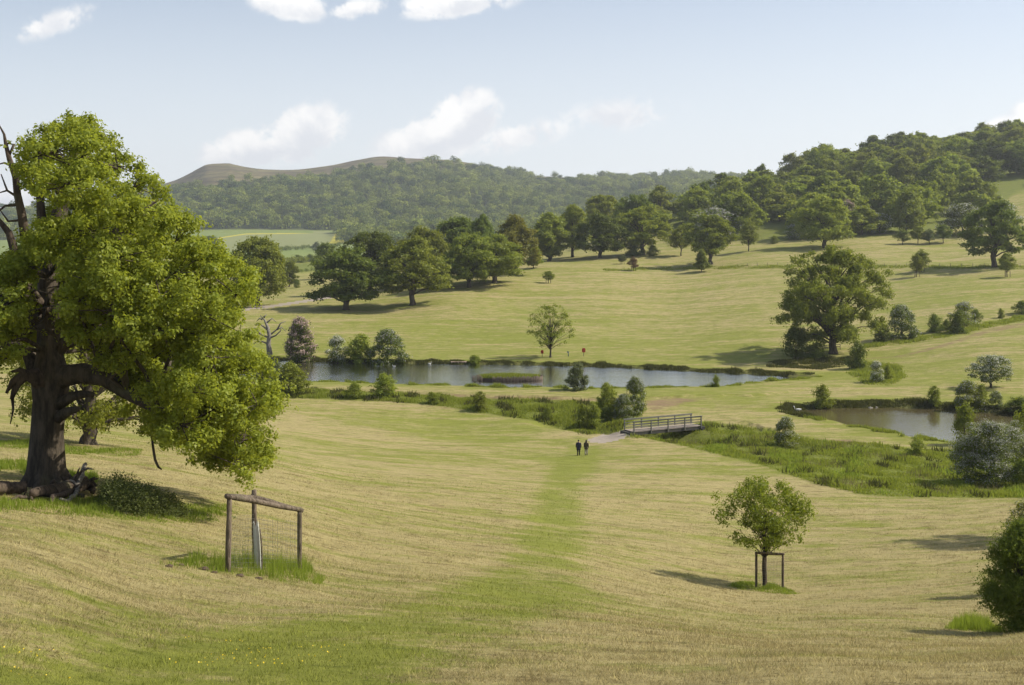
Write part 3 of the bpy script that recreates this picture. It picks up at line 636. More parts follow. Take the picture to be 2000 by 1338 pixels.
T('haw_big', 36, 6, 6, 0, 'bush', 105, .72, 300, .085, .14, leafmat=L_DARK, blossom=.5, bmat=B_WHITE, nbr=62, squash=.55, lump=.3, spread=.7)
COUNT = {}
def plant(name, px_, row, toprow, wpx, key, label, cat='tree', group=None, leaf=None, D=None, rz=None, blossom=None):
    tm, H, Wd = TPL[key]
    if D is None: x, y, z = hit(px_, row)
    else: y = D; x = (px_ - CX) / F * D; z = float(zat(x, y))
    base_row = HY - F * z / y
    h = (base_row - toprow) / F * y; wd = wpx / F * y
    if key[:3] in ('oak', 'tal') and key != 'oak_low': wd *= 1.10; h *= 1.02
    k = COUNT.get(key, 0); COUNT[key] = k + 1
    e = empty(name, (x, y, z - .02), (k * 2.39996 + px_ * .01) if rz is None else rz, (wd / Wd, wd / Wd, h / H))
    tag(e, label, cat, group)
    for part in ('trunk', 'crown', 'blossom'):
        if part in tm: link(part, tm[part], e, leaf if part == 'crown' else (blossom if part == 'blossom' else None))
    return e

# ------------------------------------------------------------------ the great oak on the left
def near_oak():
    OX, OY, OZ = hit(90, 952); OY0 = OY
    def P(px_, row, dy=0.0): return np.array(((px_ - CX) / F * (OY + dy), OY + dy, (HY - row) / F * (OY + dy)))
    root = empty('oak_tree', (OX, OY, OZ)); tag(root, 'huge old oak with fresh sunlit leaves and thick dark trunk at the left edge', 'tree')
    L0 = np.array((OX, OY, OZ)); r2 = random.Random(4)
    limbs = [
     [(88, 962, 0, 1.05), (88, 945, 0, .88), (89, 915, 0, .75), (92, 850, 0, .65), (95, 785, 0, .63), (99, 742, 0, .76), (98, 690, 0, .50), (97, 600, 0, .46), (96, 540, 0, .42), (102, 480, .3, .36), (120, 400, .5, .28), (140, 320, .6, .2), (150, 235, .6, .06)],
     [(100, 752, 0, .52), (125, 735, -.2, .46), (160, 728, -.4, .42), (205, 738, -.7, .36), (250, 768, -1.1, .28), (310, 800, -1.6, .2), (380, 822, -2, .12), (450, 850, -2, .05)],
     [(205, 738, -.7, .26), (260, 740, -.4, .2), (330, 725, 0, .14), (410, 700, .5, .08), (470, 690, .7, .03)],
     [(100, 690, 0, .36), (130, 668, .1, .31), (160, 655, .2, .28), (182, 650, .3, .2), (260, 610, 1.0, .14), (340, 570, 1.5, .1), (430, 545, 1.5, .04)],
     [(97, 570, 0, .3), (160, 505, .6, .22), (240, 435, 1, .14), (310, 390, 1, .05)],
     [(100, 490, .2, .26), (80, 420, .4, .18), (75, 330, .5, .12), (85, 260, .5, .04)],
     [(112, 790, -.2, .28), (140, 775, -.4, .2), (160, 770, -.5, .17), (180, 770, -.6, .1)],
     [(112, 815, -.2, .26), (135, 803, -.4, .19), (155, 798, -.5, .1)],
     [(92, 640, 0, .3), (40, 605, .4, .22), (-40, 560, .6, .14), (-110, 540, .6, .05)],
     [(86, 760, 0, .42), (55, 690, .5, .26), (0, 660, .8, .18), (-70, 650, .8, .1)],
    ]
    mb = MB()
    for lm in limbs: mb.tube([P(a, b, c) - L0 for a, b, c, r in lm], [r for *_, r in lm], 14 if lm is limbs[0] else 9, True, .06, r2)
    for k in range(7):      # root flare
        a = k * .9 + .3; q = np.array((cos(a), sin(a), 0)); mb.tube([q * .4 + (0, 0, .8), q * .8 + (0, 0, .25), q * 1.5 + (0, 0, -.22)], [.32, .24, .07], 7, False, .08, r2)
    outline = np.array([(-130, 480), (-60, 500), (0, 505), (45, 470), (40, 400), (38, 330), (52, 250), (90, 232), (122, 262), (122, 212), (165, 203), (208, 238), (242, 290), (252, 323), (298, 328), (304, 362), (348, 366), (366, 410), (376, 450), (430, 476), (458, 510), (508, 546), (502, 590), (474, 610), (494, 655), (518, 700), (545, 760), (542, 810), (524, 850), (526, 905), (503, 937), (440, 942), (392, 917), (335, 880), (290, 862), (258, 818), (222, 775), (205, 725), (180, 690), (130, 665), (60, 690), (0, 715), (-60, 740), (-140, 700)], float)
    rng = np.random.default_rng(5); B = []; BD = []; tries = 0
    def inside(a, b): return -float(sdf(np.array([a]), np.array([b]), outline)[0])
    def front(a, b, dy): return (62 < a < 128 and b > 505 and dy < 1.4) or (40 < a < 165 and b > 665 and dy < 1.6)
    while len(B) < 140 and tries < 40000:
        tries += 1; a, b = rng.uniform(-130, 535), rng.uniform(224, 930); d_ = inside(a, b)
        if d_ < 16: continue
        q = min(d_ / 150, 1); th = sqrt(max(0, 1 - (1 - q) ** 2)) * 6.6; dy = rng.choice((-1, 1)) * (rng.random() ** .4) * th + .5
        if front(a, b, dy): continue
        p = P(a, b, dy) - L0
        if B and np.min(np.linalg.norm((np.array(B) - p) * (1, .8, 1.5), axis=1)) < 1.32: continue
        B.append(p); BD.append(d_)
    nodes = [(P(a, b, c) - L0, r) for lm in limbs for a, b, c, r in lm[2:] if not (lm is limbs[0] and b > 700) and not (b > 765 and a < 200)]; NP3 = np.array([p for p, r in nodes])
    C = []; R = []
    for p, d_ in zip(B, BD):
        dd = np.linalg.norm(NP3 - p, axis=1) + np.where(NP3[:, 2] > p[2] + .5, 2.0, 0); j = int(np.argmin(dd)); s0 = NP3[j]; rr = min(nodes[j][1] * .5, .10)
        m1 = s0 * .6 + p * .4 + rng.normal(size=3) * .25 + (0, 0, .25); m2 = s0 * .25 + p * .75 + rng.normal(size=3) * .2 + (0, 0, .1)
        mb.tube([s0, m1, m2, p - (0, 0, .25)], [rr, rr * .8, rr * .55, .02], 6, False)
        sz = rng.uniform(.85, 1.35) * min(1, .55 + d_ / 90); n_ = int(9 * sz * sz) + 2
        for k in range(n_):
            o = rng.normal(size=3) * (1, 1, .38) * .72 * sz; o[2] -= .16 * (o[0] ** 2 + o[1] ** 2) / sz; c = p + o; w3 = c + L0
            a, b = CX + F * w3[0] / w3[1], HY - F * w3[2] / w3[1]
            if inside(a, b) < 3 or front(a, b, w3[1] - OY): continue
            C.append(c); R.append(rng.uniform(.24, .50)); mb.tube([p - (0, 0, .25), p * .5 + c * .5 - (0, 0, .12), c], [.03, .02, .006], 4, False)
    C = np.array(C); R = np.array(R); print('oak clumps', len(C))
    mb.build('trunk', BARK, root)
    p, nr, s, d = clump_leaves(C, R, 30, .075, rng, .75, .35, .7); p, nr, s = sprigs(p, nr, rng, 8, .14, .072)
    V, Fc = cards(p, nr, s, rng); link('crown', fast_mesh('near_oak_crown', V, Fc, False, [L_NEAR]), root)
    dead = MB()
    for lm in ([(88, 610, -.4, .27), (70, 585, -.9, .25), (48, 555, -1.3, .23), (36, 535, -1.5, .22), (32, 500, -1.6, .18), (18, 455, -1.6, .13), (-10, 420, -1.6, .07), (-30, 380, -1.6, .03)],
               [(38, 540, -1.5, .2), (62, 525, -1.6, .17), (84, 498, -1.6, .14), (92, 485, -1.6, .1)],
               [(50, 470, -1.0, .2), (42, 420, -1.3, .17), (34, 380, -1.4, .15), (30, 345, -1.4, .13), (18, 310, -1.4, .10), (12, 285, -1.4, .08), (8, 262, -1.4, .05), (-4, 240, -1.4, .02)],
               [(17, 306, -1.4, .05), (27, 282, -1.4, .06), (12, 280, -1.4, .04)], [(24, 325, -1.4, .05), (8, 318, -1.5, .04), (-6, 322, -1.5, .02)],
               [(34, 385, -1.4, .06), (14, 372, -1.5, .045), (2, 340, -1.5, .02)], [(34, 400, -1.4, .07), (10, 402, -1.5, .05), (-12, 420, -1.6, .03)], [(14, 372, -1.5, .04), (-6, 378, -1.5, .02)],
               [(42, 430, -1.3, .06), (16, 432, -1.5, .045), (0, 410, -1.5, .02)], [(48, 556, -1.3, .06), (42, 600, -1.4, .05), (45, 630, -1.4, .04), (62, 652, -1.4, .02)]):
        dead.tube([P(a, b, c) - L0 for a, b, c, r in lm], [r for *_, r in lm], 7, True, .08, r2)
    o = dead.build('dead_limb', BARK_DEAD, root); o['label'] = 'bare grey dead limb forking up out of the leaves'
    brk = MB()
    for lm in ([(88, 752, -.3, .40), (66, 735, -.7, .34), (46, 733, -.9, .27), (32, 752, -1.0, .16), (22, 780, -1.1, .07)], [(46, 733, -.9, .2), (25, 745, -1.2, .12), (12, 768, -1.3, .05)], [(32, 752, -1, .1), (24, 778, -1.0, .07), (26, 800, -1.0, .045), (20, 828, -1.0, .02)], [(60, 735, -.8, .2), (38, 722, -1, .1), (22, 726, -1.1, .04)]):
        brk.tube([P(a, b, c) - L0 for a, b, c, r in lm], [r for *_, r in lm], 7, True, .12, r2)
    o = brk.build('broken_limb', BARK_DEAD, root); o['label'] = 'splintered stump of a broken limb'
    tw = MB(); tw.tube([P(a, b, -2) - L0 for a, b in ((296, 850), (300, 880), (303, 898), (309, 912), (316, 917))], [.045, .05, .055, .05, .03], 6, True, .1, r2)
    tw.build('hanging_twig', BARK_DEAD, root)
near_oak()

# fallen wood at the foot of the oak
def log(name, pts, rad, label, branches=(), m=BARK_DEAD, seed=1, cat='log', group='fallen wood under the great oak'):
    r2 = random.Random(seed); P0 = [hit(a, b) for a, b, _ in pts]; b0 = np.array(P0[0])
    mb = MB(); W3 = [np.array(p) + (0, 0, dz) for p, (_, _, dz) in zip(P0, pts)]; W0 = W3; r0_ = rad; tt = np.linspace(0, len(pts) - 1, len(pts) * 3 - 2); rr_ = np.random.default_rng(seed)
    W3 = [np.array([np.interp(t, range(len(pts)), [q[c] for q in W0]) for c in range(3)]) + rr_.normal(size=3) * .045 for t in tt]; rad = [float(np.interp(t, range(len(pts)), r0_)) * rr_.uniform(.78, 1.2) for t in tt]
    mb.tube([p - b0 for p in W3], rad, 11, True, .2, r2)
    for (i, dx, dy, dz, r) in branches:
        s = W0[i] - b0; e = s + np.array((dx, dy, dz)); mb.tube([s, s * .5 + e * .5 + (0, 0, .08), e], [r, r * .75, r * .35], 7, True, .15, r2)
    me = mb.mesh(name, m); o = link(name, me); o.location = b0; return tag(o, label, cat, group)
log('fallen_log', [(-40, 972, .2), (5, 968, .25), (30, 969, .28), (49, 970, .25)], [.17, .21, .20, .18], 'short sawn log lying in shade just left of the great oak trunk', seed=2)
log('fallen_log', [(62, 977, .25), (100, 972, .3), (140, 968, .34), (172, 964, .3), (186, 970, .2)], [.13, .22, .26, .21, .09], 'thick knotty dead log across the foot of the great oak', [(1, .3, -.4, .45, .12), (2, -.3, -.3, .5, .14), (3, .35, -.2, .4, .12), (2, .3, .3, .6, .10)], seed=3)
log('fallen_branch', [(120, 986, .12), (140, 983, .18), (152, 974, .45), (161, 955, .75), (166, 946, .95)], [.06, .08, .10, .10, .08], 'forked grey dead branch sticking up from the log beside the oak', [(3, .45, 0, .08, .06), (2, -.35, .1, .25, .06)], m=BARK_GREY, seed=4, cat='branch')
log('fallen_branch', [(150, 972, .35), (172, 965, .5), (192, 958, .55)], [.07, .06, .03], 'thin dead branch poking right from the log pile by the oak', seed=5, cat='branch')

log('fallen_branch', [(95, 984, .1), (118, 978, .22), (143, 975, .25), (166, 978, .15)], [.07, .11, .12, .07], 'gnarled dead bough lying in front of the knotty log', [(1, -.2, -.2, .4, .05), (2, .3, -.1, .35, .06)], seed=6, cat='branch')
log('fallen_branch', [(128, 968, .5), (150, 960, .62), (176, 957, .5), (190, 962, .3)], [.08, .11, .09, .05], 'crooked bough lying on top of the knotty log', [(1, .1, .1, .35, .05)], seed=7, cat='branch')
log('fallen_branch', [(20, 980, .08), (45, 979, .12), (66, 983, .1)], [.05, .07, .04], 'short broken branch in the grass before the short sawn log', [(1, .2, -.1, .2, .03)], seed=8, cat='branch')

# second oak seen below the crown
T('oak_low', 31, 13, 15, .10, 'dome', 190, 1.1, 34, .12, .62, sprig=6, leafmat=L_NEAR, nbr=60, spread=.75, lump=.3)
plant('oak_tree', 172, 868, 560, 330, 'oak_low', 'smaller bright leaved oak half hidden behind the trunk of the great oak', leaf=L_NEAR)

# ------------------------------------------------------------------ tree guards
def guard(px_, rows, posts, hgt, rad, railrad, label, wire=True, extra=0.0):
    pts = [np.array(hit(a, b)) for a, b in posts]; c0 = np.mean(pts, 0); e = empty('tree_guard', c0); tag(e, label, 'tree guard')
    r2 = random.Random(int(px_)); tops = []
    for k, p in enumerate(pts):
        t = p - c0; lean = np.array((r2.uniform(-.05, .05), r2.uniform(-.04, .04), 0)); h = hgt[k]
        MB().tube([t + lean * f + (0, 0, -.15 + (h + .15) * f) for f in (0, .15, .35, .55, .75, .9, 1)], [rad * r2.uniform(.9, 1.1) for _ in range(7)], 9, True, .06, r2).build('post', POST, e); tops.append(t + lean + (0, 0, h))
    prs = [(0, 2, .0), (0, 1, -.02), (1, 2, -.03)]
    for (i, j, dz) in prs:
        a, b = tops[i] + (0, 0, dz - (.16 if 1 in (i, j) and i == 1 else 0) - (.16 if j == 1 else 0) * 0), tops[j] + (0, 0, dz)
        if i == 1: a = tops[1] + (0, 0, -.2)
        if j == 1: b = tops[1] + (0, 0, -.2)
        d = (b - a) / np.linalg.norm(b - a)
        off = np.array((0, -rad * 1.0, 0)) if (i, j) == (0, 2) else np.array((0, 0, 0))
        MB().tube([a - d * extra + off, a * .66 + b * .34 + off + (0, 0, .01), a * .33 + b * .67 + off - (0, 0, .012), b + d * extra + off], [railrad * 1.05, railrad, railrad, railrad * .95], 8, True, .05, r2).build('rail', POST, e)
    if wire:
        wm = MB()
        for (i, j) in ((0, 2), (0, 1), (1, 2)):
            A, B = pts[i] - c0, pts[j] - c0; n_ = max(int(np.linalg.norm(B - A) / .15), 3)
            for k in range(1, n_):
                q = A + (B - A) * k / n_; wm.tube([q + (0, 0, .02), q + (0, 0, min(hgt) * .78)], [.0025, .0025], 3, False)
            for k in range(1, 13):
                zz = min(hgt) * .78 * k / 12; wm.tube([A + (0, 0, zz), (A + B) / 2 + (0, 0, zz - .01), B + (0, 0, zz)], [.0025] * 3, 3, False)
        wm.build('wire_netting', M_WIRE, e)
    return e
guard(516, 0, [(445, 1117), (497, 1102), (585, 1114)], [1.87, 2.02, 1.75], .067, .068, 'three post timber tree guard with wire netting round a white tube, in tall grass', extra=.1)
def tree_tube():
    x, y, z = hit(504, 1112); e = empty('tree_shelter', (x, y, z)); tag(e, 'white split plastic tree shelter tube standing inside the left tree guard', 'tree tube')
    mb = MB(); r = .085; V = []; n_ = 14
    for zf, k, sh in ((0, 1, 0), (.4, 1, -.01), (.8, .95, -.03), (1.1, .9, -.05), (1.24, .8, -.06)):
        for j in range(n_):
            a = -.4 + 2 * pi * .86 * j / (n_ - 1); top = .12 * sin(j * 1.9) if zf > 1.2 else 0
            V.append((cos(a) * r * k + sh, sin(a) * r * k, zf - .05 + top))
    Fc = [(i * n_ + j, i * n_ + j + 1, (i + 1) * n_ + j + 1, (i + 1) * n_ + j) for i in range(4) for j in range(n_ - 1)]
    mb.add(V, Fc); mb.build('tube', M_TUBE, e)
    MB().tube([(.10, .03, -.1), (.09, .03, .6), (.05, .02, 1.05)], [.022, .02, .018], 6).build('stake', POST, e)
tree_tube()
T('guard_tree', 32, 5.5, 4.9, .35, 'round', 95, .42, 22, .062, .085, sprig=6, leafmat=L_BRIGHT, nbr=62, inner=.3, lump=.28, spread=.8, lean=-.012)
plant('young_tree', 1493, 1146, 930, 178, 'guard_tree', 'young bright leaved tree growing out of a timber guard in the foreground meadow', leaf=L_BRIGHT, rz=.6)
guard(1503, 0, [(1477, 1146), (1496, 1140), (1529, 1149)], [1.74, 1.70, 1.72], .062, .055, 'three post timber tree guard round the young tree on the right of the foreground', extra=.06)

# ------------------------------------------------------------------ mid-distance trees: (name, col, base row, top row, width, template, leaf, label)
PK = 'parkland oaks along the far meadow edge'
MID = [
 ('oak_tree', 503, 597, 467, 118, 'oak_a', L_YEL, 'olive green oak showing beside the right edge of the great oak, behind the pale track', PK),
 ('oak_tree', 676, 605, 488, 136, 'oak_b', L_DARK, 'darkest broad oak at the left end of the meadow tree row, low skirted crown', PK),
 ('oak_tree', 806, 596, 470, 126, 'oak_d', L_YEL, 'thick trunked olive oak standing forward right of the darkest oak', PK),
 ('oak_tree', 853, 566, 504, 82, 'oak_c', L_OAK, 'small mid green oak tucked behind the thick trunked olive oak', PK),
 ('oak_tree', 916, 561, 459, 106, 'oak_a', L_OAK, 'rounded green oak, middle of the meadow row, on a clear short trunk', PK),
 ('oak_tree', 966, 553, 461, 116, 'oak_b', L_OAK, 'green oak at the right end of the front meadow row, branch drooping right', PK),
 ('oak_tree', 722, 568, 456, 104, 'oak_c', L_DARK, 'dark oak rising behind the darkest broad oak', PK),
 ('oak_tree', 828, 556, 446, 112, 'oak_a', L_YEL, 'tall yellow green oak behind the thick trunked olive oak', PK),
 ('oak_tree', 636, 545, 476, 48, 'oak_b', L_DARK, 'small dark round tree in the valley left of the meadow row', PK),
 ('oak_tree', 893, 530, 428, 104, 'oak_c', L_DARK, 'wide blackish green oak behind the middle of the meadow row', PK),
 ('oak_tree', 943, 528, 418, 52, 'tall_a', L_DARK, 'narrow dark tree peeping over the meadow row left of the bronze tree', PK),
 ('oak_tree', 1008, 537, 424, 86, 'tall_b', L_BRONZE, 'bronze leaved oak behind the right end of the meadow row', PK),
 ('young_tree', 1042, 524, 472, 38, 'conic', L_BRIGHT, 'fresh green egg shaped young tree at the end of the meadow row', None),
 ('oak_tree', 1073, 510, 415, 84, 'tall_a', L_OAK, 'tall full skirted tree right of the egg shaped young tree', PK),
 ('oak_tree', 1118, 502, 403, 70, 'tall_b', L_YEL, 'tall light topped tree between two full dark trees past the meadow row', PK),
 ('oak_tree', 1172, 504, 419, 94, 'oak_a', L_DARK, 'dark oak with bushy skirts beside the bare red earth patch', PK),
 ('oak_tree', 1255, 498, 407, 100, 'oak_d', L_YEL, 'olive oak with dark bushes round its trunk right of the red earth patch', PK),
 ('oak_tree', 1180, 470, 384, 78, 'oak_c', L_YEL, 'light green oak on the rise behind the dark bushy skirted oak', PK),
 ('oak_tree', 1240, 468, 382, 84, 'oak_b', L_DARK, 'dark oak on the rise behind the olive oak with bushes', PK),
 ('oak_tree', 1388, 516, 424, 92, 'oak_d', L_OAK, 'layered green oak standing behind the small cone shaped tree', PK),
 ('young_tree', 1330, 500, 440, 52, 'young', L_YEL, 'pale green small tree left of the layered oak', None),
 ('young_tree', 1462, 491, 431, 44, 'young_b', L_OAK, 'lollipop shaped small tree on a thin stem right of the layered oak', None),
 ('young_tree', 1370, 531, 486, 38, 'conic', L_OAK, 'small cone shaped tree casting a long shadow on the upper meadow', None),
 ('oak_tree', 1610, 484, 386, 106, 'oak_a', L_YEL, 'large olive oak standing clear in front of the wood above the biggest meadow oak', PK),
 ('oak_tree', 1942, 522, 398, 112, 'oak_d', L_DARK, 'dark layered oak on a bare straight trunk at the right of the fence', PK),
 ('thorn_tree', 1763, 478, 447, 31, 'young_b', L_DARK, 'leftmost of four small thorn trees in a row below the wood', 'row of four thorn trees'),
 ('thorn_tree', 1793, 476, 442, 30, 'young', L_OAK, 'second from left of four small thorn trees below the wood', 'row of four thorn trees'),
 ('thorn_tree', 1815, 477, 446, 32, 'young_b', L_GREY, 'greyish third of four small thorn trees below the wood', 'row of four thorn trees'),
 ('thorn_tree', 1842, 474, 439, 34, 'young', L_DARK, 'rightmost and tallest of four small thorn trees below the wood', 'row of four thorn trees'),
 ('oak_tree', 565, 560, 512, 32, 'oak_c', L_OAK, 'little tree standing alone in the valley field left of the meadow row', None),
 ('oak_tree', 403, 500, 462, 50, 'oak_c', L_DARK, 'dark tree top showing over the great oak below the pale crop field', None),
]
for (nm, a, b, c, d_, k, lf, lab, gp) in MID: plant(nm, a, b, c, d_, k, lab, 'tree', gp, lf)
T('grand_oak', 33, 23, 25, .11, 'dome', 300, 1.3, 30, .24, .85, sprig=6, leafmat=L_OAK, nbr=61, lump=.34, squash=.62, inner=.42, spread=.75)
plant('oak_tree', 1627, 691, 478, 214, 'grand_oak', 'biggest free standing oak on the right meadow, bushes at the foot of its trunk', 'tree', None, L_OAK, rz=2.0)
plant('young_tree', 1075, 698, 593, 88, 'ash', 'lone light green tree with open branching crown on the pond bank', 'tree', None, L_BRIGHT)
def small_guarded(a, b, top, wd, key, lf, lab):
    plant('young_tree', a, b, top, wd, key, lab, 'tree', 'guarded saplings on the upper meadow', lf)
    x, y, z = hit(a, b); e = empty('tree_guard', (x, y, z)); tag(e, 'timber guard round the ' + lab, 'tree guard', 'timber guards of the upper meadow')
    for dx, dy in ((-.75, -.3), (.75, -.3), (0, .7)): MB().tube([(dx, dy, -.1), (dx, dy, 1.7)], [.085, .085], 6).build('post', POST, e)
    rl = MB()
    for p, q in (((-.75, -.3), (.75, -.3)), ((.75, -.3), (0, .7)), ((0, .7), (-.75, -.3))): rl.beam((*p, 1.62), (*q, 1.62), .08, .1)
    rl.build('rail', POST, e)
small_guarded(1071, 553, 529, 24, 'young', L_OAK, 'dark round sapling out on the open meadow')
small_guarded(1237, 529, 501, 22, 'young_b', L_RED, 'reddish sapling on the upper meadow')
small_guarded(1215, 516, 498, 17, 'young', L_GREY, 'pale sapling beside the reddish sapling')
small_guarded(1800, 531, 486, 36, 'young_b', L_OAK, 'dark taller sapling of the pair left of the dark layered oak')
small_guarded(1790, 541, 497, 28, 'young', L_YEL, 'pale nearer sapling of the pair left of the dark layered oak')
small_guarded(1967, 541, 494, 32, 'young', L_OAK, 'thin stemmed sapling at the right edge below the dark layered oak')

